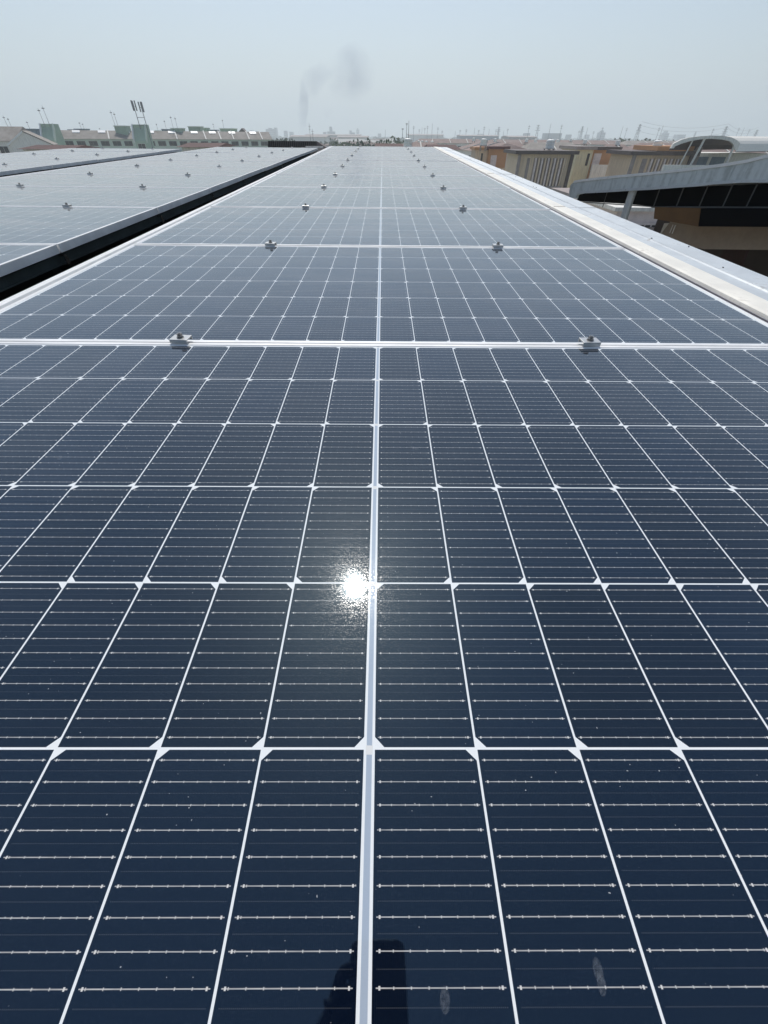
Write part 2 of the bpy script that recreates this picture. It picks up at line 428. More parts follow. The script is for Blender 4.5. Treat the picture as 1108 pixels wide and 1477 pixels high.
# ------------------------------------------------------------------ edge flashings
def strip(mb, prof, y0, y1, m=0, sl=0.0):
    "extrude an open profile [(x,z)...] as a 1.2 mm thick sheet from y0 to y1"
    for (xa, za), (xb, zb) in zip(prof[:-1], prof[1:]):
        d = Vector((xb-xa, zb-za)); n = Vector((-d.y, d.x)).normalized()*0.0015
        mb.prism([(xa, y0, za), (xb, y0, zb), (xb-n.x, y0, zb-n.y), (xa-n.x, y0, za-n.y)], (0, y1-y0, sl*(y1-y0)), m)
def tilt(y, x=0): return pz(y)
def right_capping():
    e = empty('edge_capping', mat=ROOF)
    tag(e, 'cream and grey metal capping along the right edge of the roof', 'roof edge')
    seg = [(-2.6, 0.0), (0.0, 2.42), (2.42, 4.90), (4.90, 7.50), (7.50, 10.1), (10.1, 11.62)]
    for i, (a, b) in enumerate(seg):
        z = pz(max(a, 0.001)) if a > -0.5 else -0.004; SS = SL if a > -0.5 else 0.0
        zj = z + (0.0006 if i % 2 else 0.0)
        t = MB(); strip(t, [(1.142, z-0.004), (1.150, z-0.004), (1.150, z-0.010), (1.159, z-0.010), (1.159, z-0.003), (1.166, z-0.003), (1.166, z-0.010), (1.180, z-0.010)], a, b, 0, SS)
        t.build('inner_channel', M['trim'], e)
        t = MB(); strip(t, [(1.181, zj-0.012), (1.184, zj-0.001), (1.196, zj+0.002), (1.276, zj+0.001)], a, b-0.0005, 0, SS)
        t.build('cream_strip', M['capwhite'], e)
        t = MB(); strip(t, [(1.277, zj-0.002), (1.352, zj-0.0035), (1.357, zj+0.0015), (1.362, zj-0.0035), (1.50, zj-0.006), (1.515, zj-0.016), (1.515, zj-0.16)], a, b-0.0005, 0, SS)
        s = t.build('grey_sheet', M['galv'], e)
        c = MB()
        for q in range(7 if i else 3):
            xx = random.uniform(1.29, 1.49); yy = random.uniform(a+0.1, b-0.1)
            r = random.uniform(0.0008, 0.0028)
            zy = zj+SS*(yy-a); c.box(xx-r, xx+r, yy-r, yy+r*random.uniform(0.6, 2.4), zy-0.006, zy-0.003+r)
        c.build('grit', M['cableblack'], e)
        if i:
            l = MB(); l.tube((1.19, a-0.004, zj+0.003), (1.272, a+0.004, zj+0.003), 0.0009, n=6); l.tube((1.28, a-0.006, zj-0.002), (1.49, a+0.02, zj-0.005), 0.0009, n=6)
            l.build('lap_sealant', M['seal'], e)
right_capping()
def left_strip(xe, lab, sl):
    "flashing and dark gutter between two arrays; xe = left edge of the array on its right"
    e = empty('gutter_flashing', mat=ROOF)
    tag(e, lab, 'gutter')
    for i in range(-1, 5):
        a = i*2.308; b = a+2.308
        if i == 4: b = Y1
        z = (pz(a+0.0001, sl) if a > -0.5 else -0.004)-0.002; SS = sl if a > -0.5 else 0.0
        t = MB()
        strip(t, [(xe-0.003, z-0.006), (xe-0.020, z-0.006), (xe-0.021, z+0.001), (xe-0.034, z+0.001), (xe-0.035, z-0.004), (xe-0.070, z-0.006), (xe-0.074, z-0.010)], a, b-0.002, 0, SS)
        t.build('white_flashing', M['stripwhite'], e)
        t = MB(); strip(t, [(xe-0.075, z-0.010), (xe-0.079, z-0.014), (xe-0.081, z-0.026)], a, b, 0, SS); t.build('sealant_edge', M['seal'], e)
    g = MB()
    g.box(xe-0.088, xe-0.082, -2.3, Y1, -0.168, -0.018)
    g.box(xe-0.60, xe-0.089, -2.3, Y1, -0.168, -0.160)
    g.build('gutter_trough', M['gutterdark'], e)
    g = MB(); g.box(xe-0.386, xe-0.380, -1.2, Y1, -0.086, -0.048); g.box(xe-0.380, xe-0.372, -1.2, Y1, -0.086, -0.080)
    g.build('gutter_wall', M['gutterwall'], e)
    for k in range(10):
        yy = k*1.154+0.02; c = MB(); c.box(xe-0.378, xe-0.352, yy-0.012, yy+0.012, -0.052, -0.048); c.box(xe-0.354, xe-0.350, yy-0.012, yy+0.012, -0.085, -0.0525)
        c.build('bracket', M['steel'], e)
    c = MB(); rr = random.Random(5); pv = None
    for k in range(60):
        p = Vector((xe-0.22+rr.uniform(-.03, .03), -1.5+k*0.22, -0.150)); 
        if pv is not None: c.tube(pv, p, 0.004, n=5, caps=False)
        pv = p
    c.build('cable', M['rib'], e)
left_strip(-1.139, 'white flashing and black gutter between the centre array and the middle array', SL)
left_strip(-3.771, 'white flashing and black gutter between the middle array and the far left array', 0.0014)
m = MB(); strip(m, [(-6.503, -0.01), (-6.66, -0.02), (-6.67, -0.17)], -2.3, Y1)
o = m.build('edge_flashing', M['stripwhite']); o.matrix_world = ROOF; tag(o, 'white metal flashing along the far left edge of the roof', 'roof edge')
m = MB(); strip(m, [(0, 0), (0.0, 0.0)], 0, 1) if False else m.box(-1.3, 1.43, Y1+0.012, Y1+0.07, -0.16, pz(Y1)-0.012)
o = m.build('end_flashing', M['stripwhite']); o.matrix_world = ROOF; tag(o, 'pale metal flashing across the far end of the roof', 'roof edge')

# ------------------------------------------------------------------ smudges on the nearest panel
def smudges():
    g = G('dust_smudge_film'); v = g.obj(); n = g.noise(v, 500.0, 4, 0.7); x, y, z = g.xyz(v)
    rr = g.math('SQRT', x*x*(1/0.0045**2) + y*y*(1/0.0085**2))
    g.set(Base_Color=(0.55, 0.60, 0.66), Roughness=0.6, Alpha=(1.0-g.ramp(rr, 0.45, 1.0))*(g.ramp(g.noise(v, 160.0, 5, 0.7, 1.5), 0.32, 0.62))*0.11)
    N = ROT @ Vector((0, 0, 1)); inv = proto.matrix_world.inverted()
    for px, py, sx in ((642, 1442, .7), (863, 1400, .7), (868, 1420, .6), (597, 646, 1.5), (86, 660, 1.1)):
        p = inv @ onplane(px, py, ROOF @ Vector((0, 0, -0.001)), N)
        m = MB(); q = [(0.0047*sx*math.cos(a*math.pi/12), 0.0088*sx*math.sin(a*math.pi/12), 0) for a in range(24)]; m.quad(*q)
        o = m.build('smudge', g.mat, proto); o.location = (p.x, p.y, -0.0011); o.rotation_euler.z = sx*1.3-1.0
smudges()

# ------------------------------------------------------------------ photographer crouching behind the phone (seen mirrored in the glass)
def photographer():
    e = empty('smartphone', mat=Matrix.Translation(CAM) @ cols(WR, WU, -WF).to_4x4() @ Matrix.Translation((0, 0, 0.012)))
    tag(e, 'black smartphone mirrored in the nearest panel beside the middle ribbon', 'phone')
    m = MB(); pp = []
    for cx, cy, a0 in ((0.022, -0.002, 0), (-0.028, -0.002, 90), (-0.028, -0.128, 180), (0.022, -0.128, 270)):
        for k in range(7): a = R(a0+k*15); pp.append((cx+0.012*math.cos(a), cy+0.012*math.sin(a), -0.004))
    m.prism(pp, (0, 0, 0.008)); m.build('body', M['cableblack'], e, bevel=0.001)
    m = MB(); m.box(-0.036, 0.030, -0.130, 0.000, 0.0042, 0.0048); m.build('screen', M['glassdark'], e)
    F = Matrix.Translation(CAM) @ cols(WR, WU, -WF).to_4x4()
    inv = ROOF.inverted()
    def K(x, y, z): return inv @ (F @ Vector((x, y, z)))     # phone space -> roof space
    verts, edges, rad = [], [], []
    def add(p, r, to=None):
        verts.append(tuple(p)); rad.append(r)
        if to is not None: edges.append((to, len(verts)-1))
        return len(verts)-1
    pel = add((-0.05, -1.92, 0.02), .15)
    sp = add((-0.06, -1.86, 0.22), .14, pel); ch = add((-0.06, -1.76, 0.42), .155, sp); nk = add((-0.06, -1.68, 0.57), .065, ch)
    hd0 = add((-0.06, -1.65, 0.64), .062, nk); hd1 = add((-0.06, -1.63, 0.73), .085, hd0); hd2 = add((-0.06, -1.65, 0.81), .075, hd1)
    wr = K(-0.085, -0.150, 0.035)
    ls = add((-0.24, -1.74, 0.49), .062, ch); le = add((-0.34, -1.58, 0.26), .046, ls); lw = add(wr, .027, le)
    rs = add((0.12, -1.74, 0.49), .062, ch); re = add((0.26, -1.66, 0.24), .046, rs); rw = add((0.22, -1.50, 0.10), .028, re); rh = add((0.20, -1.42, 0.08), .026, rw)
    pal = add(K(-0.060, -0.095, 0.022), .022, lw)
    for i, (yy, ln) in enumerate(((-0.055, .030), (-0.080, .036), (-0.103, .032), (-0.124, .024))):
        a = add(K(-0.052, yy, 0.010), .0095, pal); b = add(K(-0.047, yy+.002, -0.013), .0085, a); c = add(K(-0.047+ln, yy+.004, -0.016), .0072, b)
    t0 = add(K(-0.048, -0.080, 0.024), .012, pal); t1 = add(K(-0.030, -0.055, 0.017), .0095, t0); add(K(-0.012, -0.045, 0.0125), .008, t1)
    for s in (-1, 1):
        hp = add((-0.05+s*.12, -1.92, 0.02), .095, pel); kn = add((-0.05+s*.20, -1.50, 0.13), .066, hp); an = add((-0.05+s*.18, -1.72, -0.11), .042, kn); add((-0.05+s*.19, -1.55, -0.135), .036, an)
    me = bpy.data.meshes.new('person'); me.from_pydata(verts, edges, [])
    sh = simple('dark_clothing', (0.03, 0.032, 0.04), 0.9); me.materials.append(sh)
    o = bpy.data.objects.new('person', me); LINK(o); o.matrix_world = ROOF
    tag(o, 'crouching photographer in dark clothes behind the camera, hand dimly mirrored in the glass', 'person')
    md = o.modifiers.new('skin', 'SKIN'); md.use_smooth_shade = True
    for i, sv in enumerate(me.skin_vertices[0].data): sv.radius = (rad[i], rad[i]); sv.use_root = (i == 0)
    sb = o.modifiers.new('sub', 'SUBSURF'); sb.levels = 1; sb.render_levels = 2
photographer()

# ------------------------------------------------------------------ background helpers
def frame_at(name, pxl, pxr, pytop, D, label, cat, group=None, D2=None):
    "upright building frame: origin at the ground under its left front corner, x along the front, returns (empty, width, height of pytop above ground)"
    A = at(pxl, pytop, D); B = at(pxr, pytop, D if D2 is None else D2)
    d = Vector((B.x-A.x, B.y-A.y)); rz = math.atan2(d.y, d.x)
    e = empty(name, (A.x, A.y, GZ), rz); tag(e, label, cat, group)
    return e, d.length, A.z-GZ
def hgt(e, px, py):
    "height above ground where the sight line through (px,py) meets the front of e"
    n = Vector((-math.sin(e.rotation_euler.z), math.cos(e.rotation_euler.z), 0)); A = Vector(e.location)
    p = onplane(px, py, A, n); return p.z-GZ
def xat(e, px, py):
    n = Vector((-math.sin(e.rotation_euler.z), math.cos(e.rotation_euler.z), 0)); A = Vector(e.location)
    p = onplane(px, py, A, n); q = p-A
    return q.x*math.cos(e.rotation_euler.z)+q.y*math.sin(e.rotation_euler.z)
def window(e, x0, x1, z0, z1, mull=1, fmat=None, gm=None):
    f = MB(); t = 0.06; fmat = fmat or M['white']
    f.box(x0, x1, -0.05, -0.003, z1-t, z1); f.box(x0, x1, -0.05, -0.003, z0, z0+t)
    f.box(x0, x0+t, -0.05, -0.003, z0+t, z1-t); f.box(x1-t, x1, -0.05, -0.003, z0+t, z1-t)
    for k in range(mull):
        xm = x0+(x1-x0)*(k+1)/(mull+1); f.box(xm-0.02, xm+0.02, -0.045, -0.004, z0+t, z1-t)
    w = f.build('window', fmat, e)
    p = MB(); p.box(x0+t, x1-t, -0.025, -0.002, z0+t, z1-t); p.build('pane', gm or M['glassdark'], w)
    return w
def gable_roof(e, x0, x1, y0, y1, ze, zr, mat, over=0.4, hip=0.0):
    m = MB(); ym = (y0+y1)/2; x0 -= over; x1 += over; ya = y0-over; yb = y1+over; t = 0.12
    def pr(z): 
        return [(x0,ya,ze+z),(x1,ya,ze+z),(x1,yb,ze+z),(x0,yb,ze+z),(x0+hip,ym,zr+z),(x1-hip,ym,zr+z)]
    T = pr(0); m.quad(T[0],T[1],T[5],T[4]); m.quad(T[2],T[3],T[4],T[5]); m.quad(T[3],T[0],T[4]); m.quad(T[1],T[2],T[5]); m.quad(T[0],T[3],T[2],T[1])
    return m.build('roof', mat, e)
def water_tank(px, pytop, pybot, D, i, wide=1.0):
    p = at(px, pybot, D); q = at(px, pytop, D); h = q.z-p.z; r = h*0.52*wide
    e = empty('water_tank', (p.x, p.y, p.z), random.uniform(-.5, .5))
    b = MB(); n = 14
    # ribbed body: stacked rings
    zz = [0.12, 0.3, 0.34, 0.55, 0.59, 0.8, 0.9]; rr = [1, 1, .95, 1, .95, 1, .93]
    for k in range(len(zz)-1): b.tube((0,0,h*zz[k]), (0,0,h*zz[k+1]), r*rr[k], r*rr[k+1], n=n)
    b.tube((0,0,h*0.9), (0,0,h*0.985), r*.93, r*.35, n=n); b.build('tank_body', M['tank'], e)
    s = MB()
    for a in (-1, 1):
        for c in (-1, 1): s.box(a*r*.8-.05, a*r*.8+.05, c*r*.8-.05, c*r*.8+.05, -0.6, h*0.10)
    s.box(-r, r, -r, r, h*0.085, h*0.118); s.build('stand', M['greybrown'], e)
    c = MB(); c.tube((0,0,h*0.986), (0,0,h*1.03), r*.22, n=10); c.build('lid', M['fardark'], e)
    c = MB(); c.tube((r*1.08,0,-0.5), (r*1.08,0,h*0.8), 0.04, n=6); c.build('pipe', M['concrete'], e)
    return e
def antenna(px0, py0, px1, py1, D, label, r=0.035, bars=3, group='television antennas', cat='antenna'):
    "thin mast from the pixel of its foot to that of its tip"
    p = at(px0, py0, D); q = at(px1, py1, D); L = (q-p).length
    e = empty('antenna', p); tag(e, label, cat, group)
    d = (q-p); d.y = 0
    d = Vector((0, 0, d.z))                      # masts stand upright
    m = MB(); m.tube((0,0,-0.5), d, r, r*0.6, n=6); m.build('mast', M['mast'], e)
    if bars:
        b = MB(); b.box(-0.5*L*0.12, 0.5*L*0.12, -r*.6, r*.6, d.z*0.84, d.z*0.84+r)
        for k in range(bars):
            xx = (-0.5+k/(max(1, bars-1)))*L*0.12; b.box(xx-r*.6, xx+r*.6, -0.2, 0.2, d.z*0.84-r, d.z*0.84+2*r)
        b.build('aerial', M['mast'], e)
    return e

# ------------------------------------------------------------------ stair heads and houses on the right
def flat_house(pxl, pxr, pyroof, D, label, wall, roofm, depth=6.0, over=0.35, slab=0.35, D2=None):
    e, w, h = frame_at('flat_roofed_house', pxl, pxr, pyroof, D, label, 'house', None, D2)
    m = MB(); m.box(0, w, 0, depth, 0, h-slab-0.003); m.build('wall', wall, e)
    m = MB(); m.box(-over, w+over, -over, depth+over, h-slab, h); m.build('roof', roofm, e)
    return e, w, h
# terracotta stair head
e, w, h = flat_house(706, 733, 211, 92, 'terracotta orange stair head with maroon roof and pale door beside white wall', M['orange'], M['maroon'], 6)
m = MB(); m.box(-2.1, -0.004, 0.6, 5, 0, h-0.5); m.build('side_wing', M['beige'], e)
m = MB(); m.box(-2.4, 0.0-0.354, 0.3, 5.2, h-0.49, h-0.12); m.build('wing_roof', M['orange'], e)
m = MB(); zb = hgt(e, 718, 246); m.box(0.5, 1.5, -0.05, -0.003, zb, zb+2.0); m.build('door', M['lilac'], e)
m = MB(); m.box(-2.0, 12, -2.6, -2.4, 0, hgt(e, 725, 238)-0.3); m.build('parapet', M['beige2'], e)
m = MB(); m.box(-1.1, -0.8, 0.56, 0.597, h-2.4, h-0.9); m.build('slot_window', M['glassdark'], e)
# beige slatted
def slat_house(pxl, pxr, pyroof, D, label, slat0, slat1, top, bot, slot, wall, D2=None):
    e, w, h = flat_house(pxl, pxr, pyroof, D, label, wall, M['brown'], 6, 0.5, 0.34, D2)
    zt = hgt(e, (slat0+slat1)/2, top); zb = hgt(e, (slat0+slat1)/2, bot)
    x0 = xat(e, slat0, top); x1 = xat(e, slat1, top)
    b = MB(); b.box(x0, x1, -0.02, -0.003, zb, zt); b.build('slat_recess', M['greybrown'], e)
    n = 10
    for k in range(n):
        xa = x0 + (x1-x0)*(k+0.22)/n; xb = x0 + (x1-x0)*(k+0.68)/n
        s = MB(); s.box(xa, xb, -0.28, -0.022, zb, zt); s.build('fin', wall if k % 2 else M['lilac'], e)
    s = MB(); s.box(x0-0.1, x1+0.1, -0.30, -0.004, zb-0.25, zb-0.003); s.build('sill', M['greybrown'], e)
    a = xat(e, slot[0], slot[1]); b2 = xat(e, slot[2], slot[1])
    s = MB(); s.box(a, b2, -0.04, -0.003, hgt(e, slot[0], slot[3]), hgt(e, slot[0], slot[1])); s.build('slot_window', M['greybrown'], e)
    s = MB(); s.box(w-0.35, w+0.002, -0.33, -0.004, 0, h-0.36); s.build('pilaster', M['brown'], e)
    s = MB(); s.box(-0.02, 0.30, -0.33, -0.004, 0, h-0.36); s.build('pilaster', M['greybrown'], e)
    s = MB(); s.box(x0+1, x0+2.6, -0.05, -0.004, zb-2.2, zb-0.5); s.build('door', M['maroon'], e)
    return e, w, h
slat_house(749, 829, 217, 68, 'beige house with brown flat roof and vertical fins, white tank on top', 771, 817, 228, 268, (761, 228, 765, 258), M['beige'])
slat_house(915, 1002, 218, 62, 'beige finned house rising behind the grey canopy, left of the arched roof', 938, 985, 229, 262, (927, 229, 934, 250), M['beige2'])
# pale yellow house with orange stair head
e, w, h = flat_house(835, 858, 211, 76, 'pale yellow house with black slot window joined to an orange stair head', M['yellow'], M['greybrown'], 7)
s = MB(); s.box(w+0.003, w+3.9, 1.2, 6, 0, h-0.4); s.build('stair_head', M['orange'], e)
s = MB(); s.box(w+0.36, w+4.3, 0.8, 6.4, h-0.38, h-0.05); s.build('stair_roof', M['brown'], e)
s = MB(); s.box(w+0.7, w+1.75, 1.14, 1.197, h-2.7, h-0.75); s.build('door', M['lilac'], e)
s = MB(); s.box(w*0.68, w*0.68+0.35, -0.03, -0.003, h-2.05, h-0.75); s.build('slot_window', M['glassdark'], e)
zp = hgt(e, 880, 236)
s = MB(); s.box(w+0.003, w+3.6, -1.0, -0.8, 0, zp-0.1); s.build('parapet', M['white'], e)
s = MB(); s.box(w+3.603, w+9.5, -1.2, -0.9, 0, zp-0.15); s.build('parapet', M['beige2'], e)

# tiled terraces behind
def terrace(pxl, pxr, pyr, pye, D, label, wall, roofm, depth=9, D2=None, hip=2.0, win=6, chim=0):
    e, w, he = frame_at('terrace_house', pxl, pxr, pye, D, label, 'house', 'tiled terrace houses', D2)
    hr = he + (at(pxl, pyr, D+depth/2).z - at(pxl, pye, D).z)
    m = MB(); m.box(0, w, 0, depth, 0, he-0.02); m.build('wall', wall, e)
    gable_roof(e, 0, w, 0, depth, he, max(hr, he+1.0), roofm, 0.35, min(hip, w*.3))
    nw = max(1, int(w/3.0))
    for k in range(nw):
        x0 = (k+0.28)*w/nw; window(e, x0, x0+1.2, he-1.9, he-0.7, 1)
    p = max(2, int(w/5.5))
    for k in range(1, p):                       # party walls standing proud of the tiles
        q = MB(); xx = k*w/p; zr = max(hr, he+1.0); ym = depth/2
        q.prism([(xx-.12, -0.36, he+0.10), (xx-.12, ym, zr+0.16), (xx-.12, depth+.36, he+0.10), (xx-.12, depth+.36, he-0.05), (xx-.12, ym, zr-0.05), (xx-.12, -.36, he-.05)], (.24, 0, 0))
        q.build('party_wall', M['concrete'], e)
    return e
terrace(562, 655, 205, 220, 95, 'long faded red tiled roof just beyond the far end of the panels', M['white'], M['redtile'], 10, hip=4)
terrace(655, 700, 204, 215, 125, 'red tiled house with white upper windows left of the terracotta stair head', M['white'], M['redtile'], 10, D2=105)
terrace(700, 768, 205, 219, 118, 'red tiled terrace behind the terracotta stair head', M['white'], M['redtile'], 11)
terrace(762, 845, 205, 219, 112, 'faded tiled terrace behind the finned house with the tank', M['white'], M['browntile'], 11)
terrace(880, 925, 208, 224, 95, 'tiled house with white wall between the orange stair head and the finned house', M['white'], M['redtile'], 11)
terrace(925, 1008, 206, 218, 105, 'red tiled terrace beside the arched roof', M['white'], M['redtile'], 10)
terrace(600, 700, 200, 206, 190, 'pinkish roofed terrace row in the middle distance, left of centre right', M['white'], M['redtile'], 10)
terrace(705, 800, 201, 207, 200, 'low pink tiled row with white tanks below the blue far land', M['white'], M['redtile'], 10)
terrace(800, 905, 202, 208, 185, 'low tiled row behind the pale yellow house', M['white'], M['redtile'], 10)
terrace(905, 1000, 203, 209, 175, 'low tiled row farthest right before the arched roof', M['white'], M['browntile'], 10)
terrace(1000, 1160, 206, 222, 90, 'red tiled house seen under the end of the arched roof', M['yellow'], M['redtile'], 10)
terrace(480, 575, 211, 216, 60, 'small maroon tiled roof peeping over the far end of the centre array', M['white'], M['maroontile'], 6) if False else None
for i, (a, b, y0, y1, D, lab) in enumerate([(543, 580, 210.0, 214, 42, 'dark maroon roof ridge at the far end of the centre array'),
        (622, 662, 211.5, 216, 40, 'low maroon roof ridge beside the far corner of the capping'),
        (258, 312, 208.8, 212, 48, 'maroon roof ridge at the far end of the middle array'),
        (28, 98, 209.5, 215, 52, 'long maroon roof ridge in front of the beige gable house')]):
    e, w, he = frame_at('tiled_outhouse', a, b, y1, D, lab, 'roof', 'maroon roofs beyond the array')
    m = MB(); m.box(0.2, w-0.2, 0.2, 5.8, 0, he-0.02); m.build('wall', M['white'], e)
    hr = at(a, y0, D+3).z-GZ
    gable_roof(e, 0, w, 0, 6, he, max(hr, he+0.25), M['maroontile'], 0.2, 0.1)

tanks = [(588, 199, 214, 93, 'tall pale tank with poles on the red roof past the far end of the panels'),
 (604, 202.3, 207, 130, 'small pale tank, first of the receding line on the red roof'), (609, 202.5, 207.5, 124, 'small pale tank, second of the receding line on the red roof'),
 (615, 203, 208.5, 118, 'small pale tank, third of the receding line on the red roof'), (623, 203, 209.5, 110, 'largest pale tank of the receding line on the red roof'),
 (697, 199.5, 211, 90, 'white water tank above the terracotta stair head'), (792, 200.5, 216, 70, 'big white water tank on the beige finned house'),
 (683, 198.5, 204, 150, 'small white tank between the red roof and the terracotta stair head'), (714, 199.5, 205, 145, 'small white tank just right of the terracotta stair head tank'),
 (759, 200, 205.5, 140, 'small white tank left of the two on the faded tiled terrace'), (772, 200, 206, 135, 'white tank immediately left of the big tank on the finned house'),
 (804, 201, 207.5, 130, 'white tank immediately right of the big tank on the finned house'), (823, 199.8, 204.5, 150, 'small white tank left of the pale yellow house'),
 (843, 201, 208, 112, 'white tank above the roof of the pale yellow house'), (890, 201.5, 210, 100, 'white tank above the orange stair head'),
 (945, 201.5, 217.5, 64, 'broad white water tank on the finned house behind the canopy')]
for i, t in enumerate(tanks):
    o = water_tank(t[0], t[1], t[2], t[3], i); tag(o, t[4], 'water tank', 'rooftop water tanks')

# arched roof
def arched():
    D = 60.0
    e, w, h = frame_at('arched_canopy_house', 968, 1066, 214, D, 'house with a white arched metal roof at the right edge', 'house')
    n = Vector((0, 1, 0)); A = Vector(e.location)
    def L(px, py):
        return (xat(e, px, py), hgt(e, px, py))
    out = [(968,214),(972,207),(983,201.5),(995,198.3),(1010,196.4),(1028,195.6),(1044,195.8),(1056,198.3),(1064,202.5),(1068,207),(1064,217)]
    inn = [(1060,216),(1058,208),(1053,203.5),(1044,201.5),(1028,200.2),(1010,201),(996,203.5),(984,207),(974,211),(972,214)]
    ring = [Vector((a, 0, b)) for a, b in (L(*p) for p in out+inn)]
    m = MB(); m.prism(ring, (0, 0.3, 0)); m.build('arch_fascia', M['white'], e)
    op = [L(*p) for p in out[:10]]
    V = (15, 9, 0)
    def vault(pts, name, mat):
        r = MB()
        for (xa, za), (xb, zb) in zip(pts[:-1], pts[1:]):
            r.prism([(xa, .302, za-.03), (xb, .302, zb-.03), (xb, .302, zb-.10), (xa, .302, za-.10)], V)
        r.build(name, mat, e)
    vault([L(*p) for p in out[:10]], 'vault_roof', M['capwhite'])
    vault([L(*p) for p in out[9:]], 'vault_flank', M['stripwhite'])
    r = MB()
    for (xa, za), (xb, zb) in zip(*(lambda q: (q[:-1], q[1:]))([L(*p) for p in out])):
        r.prism([(xa, .31, za-.105), (xb, .31, zb-.105), (xb, .31, zb-.16), (xa, .31, za-.16)], V)
    r.build('vault_shade_lining', M['brown'], e)  # dark lining added to colour in the shaded inside of the vault
    r = MB(); r.prism([(a+V[0]-.3, V[1]-.1, b-.12) for a, b in (L(*p) for p in out)], (.02, .1, 0)); r.build('end_wall', M['brown'], e)  # end wall added in a dark colour to keep the vault interior dim
    for px, w2 in ((1003, .07), (1019, .12), (1060, .12)):
        x0, z1 = L(px-2 if px < 1050 else px, 203 if px < 1050 else 212)
        p = MB(); p.tube((x0-0.9 if px < 1050 else x0, 0.2, 0 if px > 1050 else z1-4.5), (x0, .2, z1+.15), w2); p.build('post', M['white'], e)
    b = MB(); x0, z1 = L(971, 210.5); x1, z0 = L(1009, 224)
    b.box(x0, x1, 2.6, 8, 0, z1-0.45); b.build('wall', M['beige2'], e)
    b = MB(); b.box(x0-.5, x1+.4, 2.2, 8.3, z1-.447, z1-.05); b.build('balcony_slab', M['orange'], e)
    b = MB(); xa, _ = L(1012, 230); xb, _ = L(1030, 230); b.box(xa, xb, 3.0, 8, 0, z1-.1); b.build('stair_wall', M['greybrown'], e)
    b = MB(); xc, _ = L(1030, 225); xd, zd = L(1075, 222); b.box(xc+.01, xd+6, 5, 9, 0, zd-.05); b.build('rear_wall', M['white'], e)
    b = MB(); b.box(xc+.4, xc+2.5, 4.95, 4.997, zd-1.8, zd-.4); b.build('window', M['bluegrey'], e)
    b = MB(); b.box(xc+2.9, xd+1.2, 4.95, 4.997, zd-1.8, zd-.4); b.build('window', M['bluegrey'], e)
    b = MB(); xk, zk = L(1000, 238); b.box(x0-1, xk+6, -1.5, -1.2, 0, zk+.05); b.build('parapet', M['white'], e)
arched()

